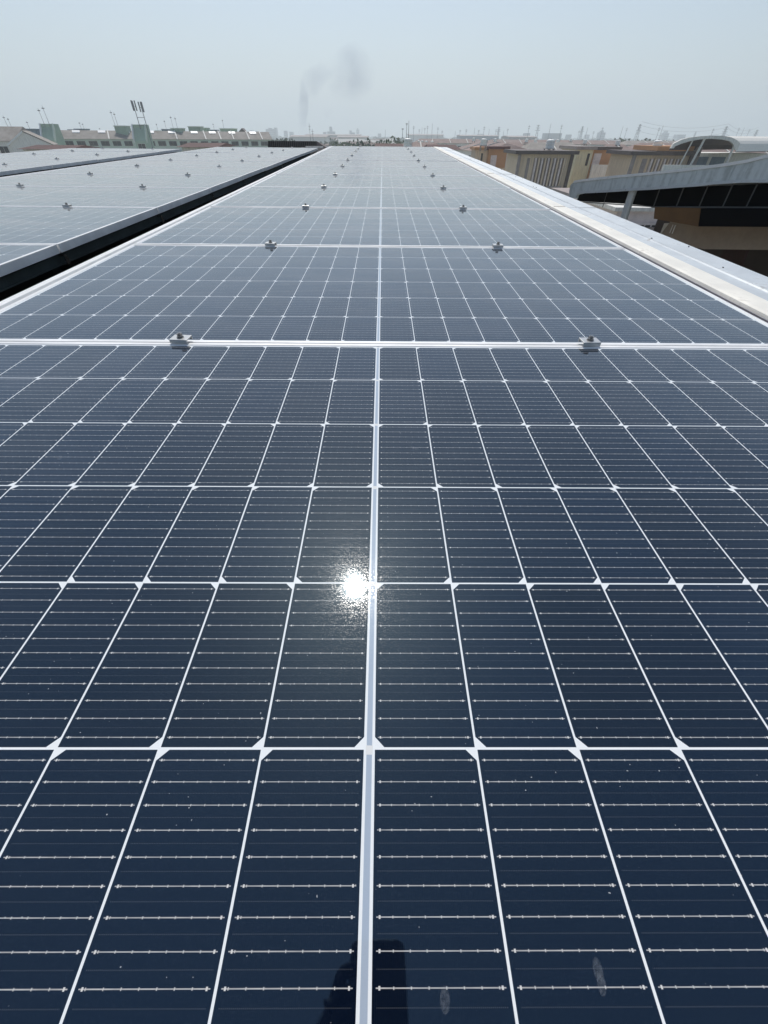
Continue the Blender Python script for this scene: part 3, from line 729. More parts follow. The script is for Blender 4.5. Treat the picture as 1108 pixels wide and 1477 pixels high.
# ------------------------------------------------------------------ near canopy with the zinc fascia
def near_canopy():
    A = at(824, 262, 10.0); B = at(1108, 226, 6.6)
    d = Vector((B.x-A.x, B.y-A.y, 0)).normalized(); n = Vector((-d.y, d.x, 0))
    if n.y < 0: n = -n
    e = empty('zinc_canopy', A); tag(e, 'large canopy with streaked zinc fascia over a black screen, right of the roof', 'canopy')
    P = lambda px, py, k=0.0: onplane(px, py, A + n*k, n) - A
    top = [(821.5,286),(821,276),(823,267),(828,262),(835,260.5),(860,257.5),(889,254.3),(930,250.5),(970,246.3),(1010,241.8),(1052,236.2),(1080,231.3),(1100,226.2),(1108,224.6),(1170,213)]
    bot = [(1170,257),(1108,260.4),(1070,260.8),(1033,263.2),(1005,266.5),(976,268.4),(940,271.4),(916,272.6),(870,275.6),(842,277.0),(835,278.5),(832,282),(831,286)]
    ring = [P(*p) for p in top+bot]
    m = MB(); m.prism(ring, n*0.05); m.build('fascia', M['canopy'], e)
    lip = MB()
    tt = [P(*p) for p in top[3:]]
    for a, b in zip(tt[:-1], tt[1:]):
        lip.prism([a+Vector((0,0,.012)), b+Vector((0,0,.012)), b-Vector((0,0,.022)), a-Vector((0,0,.022))], n*0.07 - n*0.0)
    o = lip.build('drip_edge', M['stripwhite'], e); o.location = -n*0.012
    bl = MB()
    bb = [P(*p) for p in bot[:-2]]
    for a, b in zip(bb[:-1], bb[1:]):
        bl.prism([a+Vector((0,0,.012)), b+Vector((0,0,.012)), b-Vector((0,0,.02)), a-Vector((0,0,.02))], n*0.05)
    o = bl.build('lower_trim', M['galv'], e); o.location = -n*0.010
    # overlapping sheet joints
    for px in (896, 970, 1005, 1060):
        j = MB(); yt = np.interp(px, [p[0] for p in top[3:]], [p[1] for p in top[3:]]); yb = np.interp(px, [p[0] for p in bot[::-1][2:]], [p[1] for p in bot[::-1][2:]])
        a = P(px, yt); b = Vector((a.x, a.y, P(px, yb).z)); 
        j.prism([a, a+d*.025, b+d*.025, b], -n*0.006); j.build('sheet_joint', M['canopy'], e)
    r = MB()
    for a, b in zip(tt[:-1], tt[1:]):
        r.prism([a-Vector((0,0,.03))+n*.06, b-Vector((0,0,.03))+n*.06, b-Vector((0,0,.06))+n*.06, a-Vector((0,0,.06))+n*.06], n*5.0 + Vector((0,0,-0.75)))
    r.build('roof_sheet', M['galv'], e)
    # black screen under the fascia, its studs and lower rail
    s = MB(); q = [P(833, 276, .3), P(1180, 262, .3), P(1180, 299.8, .3), P(1108, 299.5, .3), P(948, 298, .3), P(900, 294, .3), P(833, 290, .3)]
    s.prism(q, n*0.02); s.build('screen', M['black'], e)
    for px in (873, 946, 979, 1012, 1046, 1080, 1116):
        a = P(px+7, 268, .27); b = P(px-3, 297, .27); a2 = Vector((b.x, b.y, a.z))
        t = MB(); t.tube(b-Vector((0,0,.02)), a2+Vector((0,0,.05)), .009 if px > 900 else .006, n=6); t.build('stud', M['rib'], e)
    t = MB(); t.tube(P(940, 298.5, .25), P(1180, 300, .25), .011, n=6); t.build('rail', M['rib'], e)
    t = MB(); t.tube(P(833, 291, .25), P(940, 298, .25), .008, n=6); t.build('rail', M['rib'], e)
    c = MB(); b = P(905, 300, .12); c.tube((b.x, b.y, GZ-A.z), (b.x, b.y, P(912, 272, .12).z+.02), .062, n=16); c.build('post', M['galv'], e)
    # brown beam and the building body below
    q = [P(944.7, 298.7, .2), P(1011, 300.3, .2), P(1007, 326.8, .2), P(943, 315.5, .2)]
    c = MB(); c.prism(q, n*0.5); c.build('beam', M['brownpaint'], e)
    q = [P(1011.4, 300.4, .12), P(1190, 301, .12), P(1190, 328, .12), P(1007.4, 326.6, .12)]
    c = MB(); c.prism(q, n*1.6); c.build('lintel', M['black'], e)  # black colour stands in for the shade under the canopy
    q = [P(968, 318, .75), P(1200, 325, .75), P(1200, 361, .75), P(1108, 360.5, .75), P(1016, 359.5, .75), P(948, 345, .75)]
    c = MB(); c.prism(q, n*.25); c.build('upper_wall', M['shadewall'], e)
    q = [P(948, 352, 1.3), P(1030, 357, 1.3), P(1200, 357, 1.3)]
    zb = GZ-A.z
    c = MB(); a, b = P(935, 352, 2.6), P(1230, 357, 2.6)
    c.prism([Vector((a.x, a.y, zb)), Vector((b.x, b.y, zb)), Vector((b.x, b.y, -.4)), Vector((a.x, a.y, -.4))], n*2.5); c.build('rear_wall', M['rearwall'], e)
    c = MB(); c.prism([P(1045, 359, 1.9), P(1078, 359, 1.9), P(1062, 400, 1.9), P(1030, 392, 1.9)], n*.06); c.build('shutter', M['cardark'], e)
    c = MB(); a = P(1004, 352, .8); c.prism([a, a+d*.5, a+d*.5+Vector((0,0,-9)), a+Vector((0,0,-9))], n*.3); 
    # left return of the wall, paler, with a small bracket
    c2 = MB(); a, b = P(958, 322, .95), P(975, 322, .95); z0 = P(950, 350, .95).z
    c2.prism([a, b, Vector((b.x, b.y, zb)), Vector((a.x, a.y, zb))], n*.2); c2.build('side_wall', M['white'], e)
    k = MB(); a = P(971, 324, .7)
    for s0 in (0, .05): k.tube(a+d*s0, a+d*s0+Vector((0,0,-.12)), .008, n=6)
    k.build('bracket', M['stripwhite'], e)
near_canopy()

# lower house glimpsed under the canopy
e, w, h = frame_at('beige_house', 893, 962, 298.5, 15.5, 'beige house with barred window glimpsed under the canopy', 'house')
m = MB(); m.box(0, w, 0, 4, 0, h-.1); m.build('wall', M['lilac'], e)
m = MB(); m.box(-.15, w+.1, -.12, 4, h-.097, h); m.build('coping', M['white'], e)
m = MB(); m.box(-.2, w+.1, -.1, -.003, h-.62, h-.5); m.build('ledge', M['greybrown'], e)
x0 = xat(e, 925, 322); x1 = xat(e, 949, 322); zt = hgt(e, 935, 321)
window(e, x0-.5, x1, zt-1.1, zt, 4, M['lilac'])
m = MB(); m.box(x1+.08, x1+.35, -.15, -.003, 0, h-.63); m.build('pilaster', M['greybrown'], e)
for i, (a, b, y, D, lab, wm) in enumerate([(845, 897, 290, 30, 'grey house with wide windows seen low beneath the left end of the canopy', M['concrete']),
                                     (868, 930, 283, 48, 'white house front deep below the canopy screen', M['white'])]):
    e, w, h = frame_at('low_house', a, b, y, D, lab, 'house')
    m = MB(); m.box(0, w, 0, 6, 0, h-.02); m.build('wall', wm, e); m = MB(); m.box(-.2, w+.2, -.2, 6.2, h-.017, h+.15); m.build('roof', M['greybrown'], e)
    for k in range(3): window(e, (k+.15)*w/3, (k+.85)*w/3, h-1.7, h-.45, 2)
# white car park things between the finned house and the yellow one
for i, (a, b, y, D, lab, col) in enumerate([(812, 832, 252, 85, 'white house front squeezed between the finned house and the yellow house', M['white'])]):
    e, w, h = frame_at('white_house', a, b, 222, D, lab, 'house')
    m = MB(); m.box(0, w, 0, 6, 0, h-.02); m.build('wall', col, e); m = MB(); m.box(-.2, w+.2, -.2, 6.2, h-.017, h+.2); m.build('roof', M['redtile'], e)
    for k in range(3): window(e, .6, 1.8, h-1.9-2.7*k, h-.7-2.7*k, 1)

# ------------------------------------------------------------------ pavilion at the far end
e, w, h = frame_at('dark_roof_shelter', 386, 462, 203.2, 46, 'small white shelter under a dark corrugated roof past the gutter end', 'shelter')
m = MB()
zt = h; zl = hgt(e, 420, 211.5)
m.prism([(0, -.16, zl), (0, .06, zt), (0, .12, zt-.05), (0, -.12, zl-.05)], (w*0.93, 0, 0)); m.build('roof_sheet', M['black'], e)
for k in range(26):
    r = MB(); xx = w*.93*(k+.5)/26; r.prism([(xx, -.19, zl+.004), (xx, .03, zt+.008), (xx, .04, zt-.002), (xx, -.18, zl-.008)], (.03, 0, 0))
    r.build('corrugation', M['brown'], e)
m = MB(); m.prism([(w*.93+.003, -.16, zl), (w*.93+.003, .06, zt), (w*1.13, .5, zt-.32), (w*1.13, -.4, zt-.42)], (0, 0, -.05)); m.build('side_roof', M['brown'], e)
m = MB(); m.box(w*.72, w*1.06, -.3, 1.5, 0, zt-.30); m.build('wall', M['white'], e)
for a in (.76, .88): 
    m = MB(); m.box(w*a, w*(a+.08), -.34, -.303, zt-.62, zt-.42); m.build('opening', M['glassdark'], e)
m = MB(); m.box(w*.66, w*1.1, -.6, -.3, zl-.5, zl-.06); m.build('ledge', M['greybrown'], e)

# ------------------------------------------------------------------ green terrace on the left
def green_terrace():
    e, w, he = frame_at('green_terrace', 85, 391, 200.3, 150, 'long pale green terrace with grey tiled roof and a row of dark windows', 'terrace', None, 172)
    hr = he+1.75; dep = 8
    m = MB(); m.box(0, w, 0, dep, 0, he-.02); m.build('wall', M['palegreen'], e)
    gable_roof(e, 0, w, 0, dep, he, hr, M['browntile'], .35, .0)
    x = 1.0; k = 0
    while x < w-2.4:
        if not any(abs(x+1-q) < 2.2 for q in (w*.335,)): window(e, x, x+2.1, he-1.45, he-.40, 1, M['greybrown'])
        x += 2.95; k += 1
    for q in (.0, .21, .35, .52, .66, .735, .80, .88, .95):
        xx = q*w+.2; pm = MB()
        pm.prism([(xx-.16, -.45, he+.12), (xx-.16, dep/2, hr+.2), (xx-.16, dep/2, hr-.05), (xx-.16, -.45, he-.1)], (.32, 0, 0)); pm.build('party_wall', M['white'], e)
    for q in (.06, .17, .28, .39, .49, .60, .69, .79, .90):
        xx = q*w; s = MB(); s.prism([(xx, 2.6, hr-.52), (xx+1.9, 2.6, hr-.52), (xx+1.9, 3.7, hr-.08), (xx, 3.7, hr-.08)], (0, 0, .12)); s.build('skylight', M['stripwhite'], e)
    return e, w, he, hr
gt, gw, ghe, ghr = green_terrace()
def roof_block(a, b, y0, y1, D, lab, mat=None, group='roof blocks above the green terrace'):
    "stair block rising behind the roof ridge"
    A = at((a+b)/2, y1, D); e, w, h = frame_at('stair_block', a, b, y0, D, lab, 'roof block', group)
    m = MB(); m.box(0, w, 0, 3.2, 0, h-.2); m.build('wall', mat or M['green'], e)
    m = MB(); m.box(-.15, w+.15, -.15, 3.35, h-.197, h); m.build('coping', mat or M['palegreen'], e)
# big sloped green fins
def fin(a, b, yt, xb0, xb1, yb, D, lab):
    e, w, h = frame_at('green_gable_wall', a, b, yt, D, lab, 'gable wall', 'green gable walls')
    zb = hgt(e, a, yb)
    m = MB(); m.prism([(0, 0, 0), (w, 0, 0), (w, 0, h), (0, 0, h)], (0, 2.5, 0)); m.build('wall', M['green'], e)
    for s, xx in ((0, -.28), (1, w)):
        t = MB(); t.prism([(xx, -.003, h+.1), (xx, -1.6, zb+.2), (xx, -1.6, zb-.6), (xx, -.003, h-.9)], (.28, 0, 0)); t.build('sloped_coping', M['stripwhite'] if s == 0 else M['palegreen'], e)
    t = MB(); t.prism([(0.004, -.004, h-.6), (0.004, -1.5, zb-.3), (.004, -1.5, 0), (.004, -.004, 0)], (w-.01, 0, 0)); t.build('bay', M['green'], e)
    window(e, .5, w-.5, zb-2.0, zb-.75, 1).location = (0, -1.51, 0)
fin(58, 75, 178.5, 0, 0, 200, 132, 'tall dark green gable wall at the left end of the terrace')
fin(191, 208, 179.5, 0, 0, 201, 140, 'dark green gable wall below the cell mast')
for t in [(164,180,181,190,158,'green block with two thin antennas, left of the cell mast'), (98,106,186.5,191,170,'small blue grey block on the ridge between the two gable walls'),
          (107,121,185.5,191,172,'blue grey block with a bent antenna on the ridge'), (233,246,186,193,175,'low teal block right of the cell mast'),
          (246,261,184.5,192,165,'green block with a pair of antennas over the middle of the terrace'), (224,232,188,192,185,'narrow grey green block right of the second gable wall'),
          (271,288,182,192,170,'tall left half of the wide green block on the ridge'), (288,298,184,192,178,'stepped right half of the wide green block'),
          (298,312,187,192.5,190,'low pale teal block beside the wide green block'), (317,338,185,192,180,'grey green block left of the dark roof hump'),
          (8,22,183.5,190,150,'blue grey block on the ridge at the far left edge'), (35,51,185.5,191,150,'blue grey block above the beige gable house')]:
    roof_block(t[0], t[1], t[2], t[3], t[4], t[5], M['bluegrey'] if 'blue' in t[5] or 'teal' in t[5] else None)
# dark hump
e, w, h = frame_at('dark_roof_hump', 343, 356, 192.5, 185, 'dark pointed roof hump near the right end of the terrace', 'roof')
m = MB(); m.prism([(0, 0, h-1.5), (w, 0, h-1.5), (w, 0, h), (w*.55, 0, h+1.3), (0, 0, h+.2)], (0, 3, 0)); m.build('roof', M['brown'], e)
m = MB(); m.box(0.1, w-.1, .1, 2.9, 0, h-1.503); m.build('wall', M['palegreen'], e)
# beige gable house
e, w, he = frame_at('beige_gable_house', -40, 70, 203.5, 105, 'beige gable house with grey tiled roof at the left edge of the photo', 'house')
m = MB(); m.box(0, w*.46, 1.5, 10, 0, he-.02); m.build('wall', M['white'], e)
gable_roof(e, 0, w*.47, 1.5, 10, he, he+2.1, M['browntile'], .3, 0)
xg0 = xat(e, 11, 203); xg1 = xat(e, 72, 203); xm = xat(e, 33, 190); zr = hgt(e, 33, 189.5)
m = MB(); m.prism([(xg0, 0, 0), (xg1, 0, 0), (xg1, 0, he-.3), (xm, 0, zr), (xg0, 0, he-.2)], (-4, 8, 0)); m.build('gable', M['white'], e)
m = MB(); m.prism([(xg0-.4, -.15, he-.45), (xm, -.15, zr+.12), (xm, -.15, zr-.15), (xg0-.35, -.15, he-.7)], (-4, 8.3, 0)); m.build('verge', M['stripwhite'], e)
m = MB(); m.prism([(xm+.002, -.12, zr+.12), (xg1+.5, -.12, he-.42), (xg1+.5, -.12, he-.6), (xm+.002, -.12, zr-.1)], (-4, 8.3, 0)); m.build('verge', M['browntile'], e)
for k in range(3): window(e, .8+k*2.6, 2.6+k*2.6, he-2.0, he-.7, 1).location = (0, 1.497, 0)
for i, (px, py) in enumerate(((12, 190), (42, 191))):
    pass

# antennas (foot x, foot y, tip x, tip y, D)
AN = [(12,184,7,167,150,'leftmost thin antenna over the blue grey block at the left edge'), (17,184,12,170,152,'second thin antenna over the left edge block'),
 (43,186,36,175,150,'short dark antenna on the block above the gable house'), (64,179,53,156,132,'thin bare mast left of the taller one on the green gable wall'),
 (71,178.5,60,152,132,'tall twin bar mast on the green gable wall at left'), (122,187,117,178,172,'bent dark aerial between the two green gable walls'),
 (118,187,113,176,174,'thin aerial left of the bent one'), (166,181,161,159,158,'taller antenna on the green block left of the cell mast'), (170,181,165,162,158,'shorter antenna on the green block left of the cell mast'),
 (145,190,144,185,180,'tiny aerial on the ridge left of the green block'), (240,186,235,173,175,'thin mast on the low teal block'), (250,184.5,246,167,165,'left antenna of the pair over the middle of the terrace'),
 (256,184.5,253,169,165,'right antenna of the pair over the middle of the terrace'), (228,188,225,178,185,'faint mast right of the cell mast'),
 (309,187,307,178,190,'thin mast on the low pale teal block'), (323,185,321,172,180,'thin mast on the grey green block'), (341,192,340,186,200,'short aerial beside the dark roof hump')]
for t in AN: antenna(*t, r=0.05, bars=3)
def cell_mast():
    D = 140
    p = at(209, 190, D); e = empty('cell_mast', p, R(8)); tag(e, 'twin pole cell mast with clusters of panel antennas above the terrace', 'cell mast')
    top = at(186, 144, D).z - p.z; sp = (at(196, 150, D)-at(187, 150, D)).x
    for k, xx in enumerate((-sp*.55, sp*.55)):
        m = MB(); m.tube((xx, 0, -3), (xx, 0, top-.3-k*.2), .10, .07, n=8); m.build('pole', M['mast'], e)
        for q in range(3):
            a = q*2.1+k; cx = xx+.42*math.cos(a); cy = .42*math.sin(a)
            b = MB(); b.box(cx-.13, cx+.13, cy-.08, cy+.08, top-1.9-k*.2, top-.1-k*.2); b.build('panel_antenna', M['mast'], e)
            b = MB(); b.tube((xx, 0, top-1.1-k*.2), (cx, cy, top-1.1-k*.2), .04, n=6); b.build('bracket', M['mast'], e)
    for z in (top*.45, top*.2):
        b = MB(); b.box(-sp*.5, sp*.5, -.05, .05, z, z+.09); b.build('cross_bar', M['mast'], e)
cell_mast()

# ------------------------------------------------------------------ trees
def tree(px, pytop, pybase, D, label, wide=1.0, n=900, mat='leaf2', tall=None):
    q = at(px, pytop, D); H = q.z-GZ
    e = empty('tree', (q.x, q.y, GZ)); tag(e, label, 'tree', 'trees beyond the houses')
    rw = H*0.42*wide
    t = MB(); t.tube((0,0,0), (0,0,H*.45), H*.035, H*.02, n=7)
    for k in range(5):
        a = k*1.3; t.tube((0,0,H*(.3+.04*k)), (math.cos(a)*rw*.6, math.sin(a)*rw*.6, H*(.6+.05*k)), H*.014, H*.005, n=5)
    t.build('trunk', M['bark'], e)
    lobes = []
    for k in range(13):
        a = random.uniform(0, 6.28); rr = rw*math.sqrt(random.random())*.72
        z = H*(.50+.30*random.random()*(1.25-rr/rw)); lobes.append((rr*math.cos(a), rr*math.sin(a), z, rw*random.uniform(.28,.45)))
    lobes.append((0, 0, H*.80, rw*.40))
    c = MB(); s = max(.22, H*.035)
    for k in range(n):
        lx, ly, lz, lr = random.choice(lobes)
        d = Vector((random.gauss(0,1), random.gauss(0,1), random.gauss(0,1)*.85)).normalized()*lr*(random.random()**.33)
        p = Vector((lx, ly, lz))+d
        if p.z > H: p.z = H-random.random()*.2
        u = Vector((random.gauss(0,1), random.gauss(0,1), random.gauss(0,1))).normalized(); v = u.orthogonal().normalized()
        ss = s*random.uniform(.7, 1.6)
        c.quad(p-u*ss, p+v*ss*.7, p+u*ss, p-v*ss*.7)
    zm = max(v[2] for v in c.v); c.v = [(x, y, z*H/zm if z > H*.4 else z) for x, y, z in c.v]
    c.build('crown', M[mat], e)
T = [(497,203,212,150,'leafy tree just right of the dark roofed shelter',1.3,'leaf'),(512,201,212,170,'paler rounded tree, second right of the shelter',1.0,'leaf'),
 (524,197.5,212,165,'big dark rounded tree right of centre left of the skyline gap',1.5,'leaf2'),(540,203,212,190,'low tree right of the big dark one',1.2,'leaf2'),
 (566,195.5,210,150,'large round green tree left of the tank on the red roof',1.3,'leaf'),(553,200,212,170,'dark tree at the left foot of the large round one',1.1,'leaf2'),
 (575,198,210,160,'tree just behind the tall tank on the red roof',1.1,'leaf2'),
 (410,198,206,240,'dark tree behind the left end of the shelter roof',1.2,'leaf2'),(396,199,206,230,'low tree at the right end of the green terrace',1.2,'leaf2'),
 (421,199,206,260,'dark tree behind the middle of the shelter roof',1.2,'leaf2'),(482,199,210,300,'distant tree clump above the shelter side roof',1.5,'leaf2'),
 (891,197.5,206,230,'dark tree above the orange stair head',1.5,'leaf2'),(903,199,206,240,'low dark tree left of the finned house tank',1.6,'leaf2'),
 (921,200,206,260,'flat dark tree between the two tanks at right',1.8,'leaf2'),(935,198.5,206,220,'dark tree just left of the broad tank',1.2,'leaf2'),(958,202,208,240,'dark tree between the broad tank and the arched roof',1.3,'leaf2'),
 (970,201,208,230,'dark tree touching the left end of the arched roof',1.0,'leaf2')]
for t in T: tree(t[0], t[1], t[2], t[3], t[4], t[5], 1100, t[6])

# ------------------------------------------------------------------ distance: town, woods, industry, pylons
def far_wood():
    c = MB(); rnd = random.Random(3)
    for k in range(9000):
        D = 330*(8.0**rnd.random()); x = rnd.uniform(-1.15, 1.25)*D
        if math.sin(x*.011+D*.007)+math.sin(D*.023-x*.004) < rnd.uniform(-1.2, .5): continue
        h = rnd.uniform(3, 9.5); s = D*.006+2
        for q in range(2):
            a = rnd.uniform(0, 3.14); zz = rnd.uniform(.5, 1)*h
            u = Vector((math.cos(a)*s, math.sin(a)*s, rnd.uniform(-1,1))); p = Vector((x+rnd.uniform(-3,3), D+rnd.uniform(-3,3), GZ))
            c.quad(p-u, p+u, p+u*.7+Vector((0,0,zz)), p+Vector((0,0,zz*1.15)), p-u*.6+Vector((0,0,zz*.9)))
    o = c.build('far_woodland', M['leaf2']); tag(o, 'hazy belts of far woodland reaching to the horizon', 'woodland', kind='stuff')
far_wood()
def far_block(a, b, yt, D, lab, mat='farblue', steps=0, dep=20):
    e, w, h = frame_at('distant_building', a, b, yt, D, lab, 'building', 'hazy buildings on the skyline')
    m = MB(); m.box(0, w, 0, dep, 0, h); m.build('wall', M[mat], e)
    if steps:
        s = MB(); s.box(w*.3, w*.62, 2, dep-2, h+.01, h+steps); s.build('roof_block', M[mat], e)
    f = MB()
    for k in range(1, max(2, int(h/4))): f.box(w*.04, w*.96, -.25, -.01, h-k*4+.9, h-k*4+2.2)
    f.build('window_band', M['fardark'], e)
FB = [(383,396,186,1500,'hazy domed block left of the smoke',2),(395,398,184,1500,'slim hazy block beside the domed one',0),(409,413,188.5,1600,'small grey block just left of the smoke foot',0),(417,422,190,1600,'low hazy block at the smoke foot',0),
 (466,470,190.5,1500,'low dark block right of the lone mast',0),(472,483,189.5,1400,'wide hazy block with tower right of the lone mast',6),(475,478,182.5,1450,'tall pale tower rising from the wide hazy block',0),
 (504,507,188,1700,'small pale block near the centre line',0),(506,512,191,1500,'low block near the centre line',0),(514,518,187,1900,'thin pale towers at centre',4),
 (545,550,192.5,1600,'low grey shed on the skyline left of the tank',0),(690,697,193,1500,'low hazy block above the tiled roofs',0),(758,765,192,1300,'small grey block with mast left of the long blue building',0),
 (787,811,192,1100,'long blue building on the skyline',0),(820,825,194,1400,'low hazy block right of the long blue building',0),(847,851,194,1500,'small hazy block above the yellow house',0),
 (867,874,191,1250,'grey skyline block above the orange stair head',3),(960,966,192,1400,'pale skyline block near the arched roof',4),(978,990,194,1500,'hazy block behind the arched roof',0),
 (360,364,188,1500,'hazy slab above the right end of the terrace',0),(368,372,189,1500,'small hazy block left of the domed one',0)]
for t in FB: far_block(t[0], t[1], t[2], t[3], t[4], 'fardark' if 'blue' in t[4] or 'dark' in t[4] else 'farblue', t[5])
def shed(a, b, yt, yb, D, lab, mat):
    e, w, h = frame_at('industrial_shed', a, b, yt, D, lab, 'shed', 'long industrial sheds')
    m = MB(); m.box(0, w, 0, 40, 0, h-.6); m.build('wall', mat, e)
    gable_roof(e, 0, w, 0, 40, h-.58, h+.5, M['greybrown'], 1, 0)
shed(418, 470, 195.8, 199, 520, 'long white industrial shed behind the lone mast', M['white'])
shed(440, 520, 193.8, 195, 900, 'long brownish shed stretching under the skyline', M['greybrown'])
shed(487, 530, 196.5, 199, 560, 'pale shed behind the big dark tree', M['white'])
shed(590, 640, 193.8, 195, 800, 'low pale shed line above the red roofs', M['white'])
shed(665, 720, 195, 197, 700, 'low blue grey shed right of the receding tanks', M['bluegrey'])
shed(735, 775, 196.5, 199, 600, 'dull shed left of the long blue building', M['greybrown'])
# scattered far houses
rnd = random.Random(11)
for k in range(34):
    px = rnd.choice((rnd.uniform(400, 560), rnd.uniform(590, 1060))); D = rnd.uniform(260, 800)
    g0 = 738.5  # ground row follows from D
    q = at(px, 300, D); x = q.x; hh = rnd.uniform(5, 8.5); w = rnd.uniform(9, 26)
    e = empty('distant_house', ((px-554)/FPX*0.735*D, D, GZ), rnd.uniform(-.3, .3))
    side = 'left' if px < 575 else 'right'
    tag(e, 'small far house, %s from the left among the pale houses %s of the tank roof' % ('one', side), 'house', 'scattered pale houses in the haze')
    e['px'] = px
    m = MB(); m.box(0, w, 0, 8, 0, hh); m.build('wall', M['white'], e)
    gable_roof(e, 0, w, 0, 8, hh+.02, hh+2.2, M['redtile'] if rnd.random() < .6 else M['concrete'], .5, 1)
hs = sorted([o for o in S.collection.objects if o.name.startswith('distant_house')], key=lambda o: o['px'])
for i, o in enumerate(hs):
    tag(o, 'small pale far house in the haze, number %d from the left of its scattered group' % (i+1)); del o['px']
# masts and pylons on the skyline: (x, y top)
MS = [(446,178,300),(450.5,186,320),(556,187,900),(581,185,95),(587,177,95),(590,174,95),(597,181,700),(605,186,900),(609,184,900),(613,184,900),(617,181,800),(624,178,700),(632,183,800),(638,188,900),
      (657,189,900),(664,187,900),(673,186,800),(685,184,800),(691,187,900),(699,182,700),(706,186,900),(716,186,900),(720,185,900),(727,188,900),(733,185,900),(764,180,600),(795,178,500),(811,179,520),(836,188,900),(848,184,800),(857,189,900),
      (870,183,700),(899,182,700),(905,184,800),(952,183,600),(957,181,600),(1030,185,500),(1067,184,900),(1074,184,900),(1082,186,900)]
for i, (px, y, D) in enumerate(MS):
    base = 197 if D > 100 else 200
    dx = (px-554)*0.0
    q = at(px, y, D); p = Vector((q.x, q.y, q.z - (0.0175*D if D > 100 else 3)))
    zb = GZ if D > 100 else at(px, 199.5, D).z
    e = empty('skyline_mast', (q.x, q.y, zb))
    tag(e, 'thin hazy mast on the skyline, number %d from the left' % (i+1), 'mast', 'thin masts on the skyline')
    r = max(.03, D*.00050)
    m = MB(); m.tube((0,0,0), (0,0,q.z-zb), r, r*.55, n=5); m.build('pole', M['mast'], e)
    if i % 3 != 2:
        b = MB(); hh = q.z-zb; b.box(-r*4, r*4, -r, r, hh*.93, hh*.93+r); b.box(-r*3, r*3, -r, r, hh*.86, hh*.86+r); b.build('cross_arm', M['mast'], e)
def pylon(px, y, D, lab):
    q = at(px, y, D); H = q.z-GZ; e = empty('pylon', (q.x, q.y, GZ), rnd.uniform(-.4, .4)); tag(e, lab, 'pylon', 'lattice pylons on the skyline')
    m = MB(); b = H*.11; r = max(.08, D*.00032); t = H*.02
    lev = [0, .3, .55, .72, .86, 1]
    for i in range(5):
        za, zb = H*lev[i], H*lev[i+1]; wa = b*(1-lev[i]*.9)+t*.2; wb = b*(1-lev[i+1]*.9)+t*.2
        for sx, sy in ((-1,-1),(1,-1),(1,1),(-1,1)): m.tube((sx*wa, sy*wa, za), (sx*wb, sy*wb, zb), r, n=4)
        for s in (-1, 1):
            m.tube((-wa, s*wa, za), (wb, s*wb, zb), r*.7, n=4); m.tube((wa, s*wa, za), (-wb, s*wb, zb), r*.7, n=4)
    m.build('lattice', M['mast'], e)
    a = MB()
    for z, l in ((.74, .16), (.85, .13), (.95, .10)): a.box(-H*l, H*l, -r, r, H*z, H*z+2*r)
    a.build('arm', M['mast'], e)
for i, t in enumerate([(777,180,900,'tall lattice pylon left of the long blue building'),(720,183,1100,'hazy pylon above the terracotta stair head'),(841,182,1000,'hazy pylon above the pale yellow house'),(924,179,800,'pylon between the two white tanks at right'),
                       (1049,182,850,'lattice pylon above the crown of the arched roof'),(1004,190,1400,'small faint pylon left of the arched roof crown'),(1093,187,1000,'faint pylon above the right end of the arched roof')]): pylon(*t)
def wires():
    m = MB()
    pts = [at(924,181,800), at(1049,184,850), at(1093,188,1000)]
    for dz in (0, -6, 4):
        for a, b in zip(pts[:-1], pts[1:]):
            pr = None
            for k in range(9):
                t = k/8; p = a.lerp(b, t)+Vector((0,0,dz-14*4*t*(1-t)*.4))
                if pr is not None: m.tube(pr, p, .16, n=3, caps=False)
                pr = p
    tag(m.build('power_line', M['mast']), 'faint sagging power lines strung between the pylons at right', 'power line')
wires()

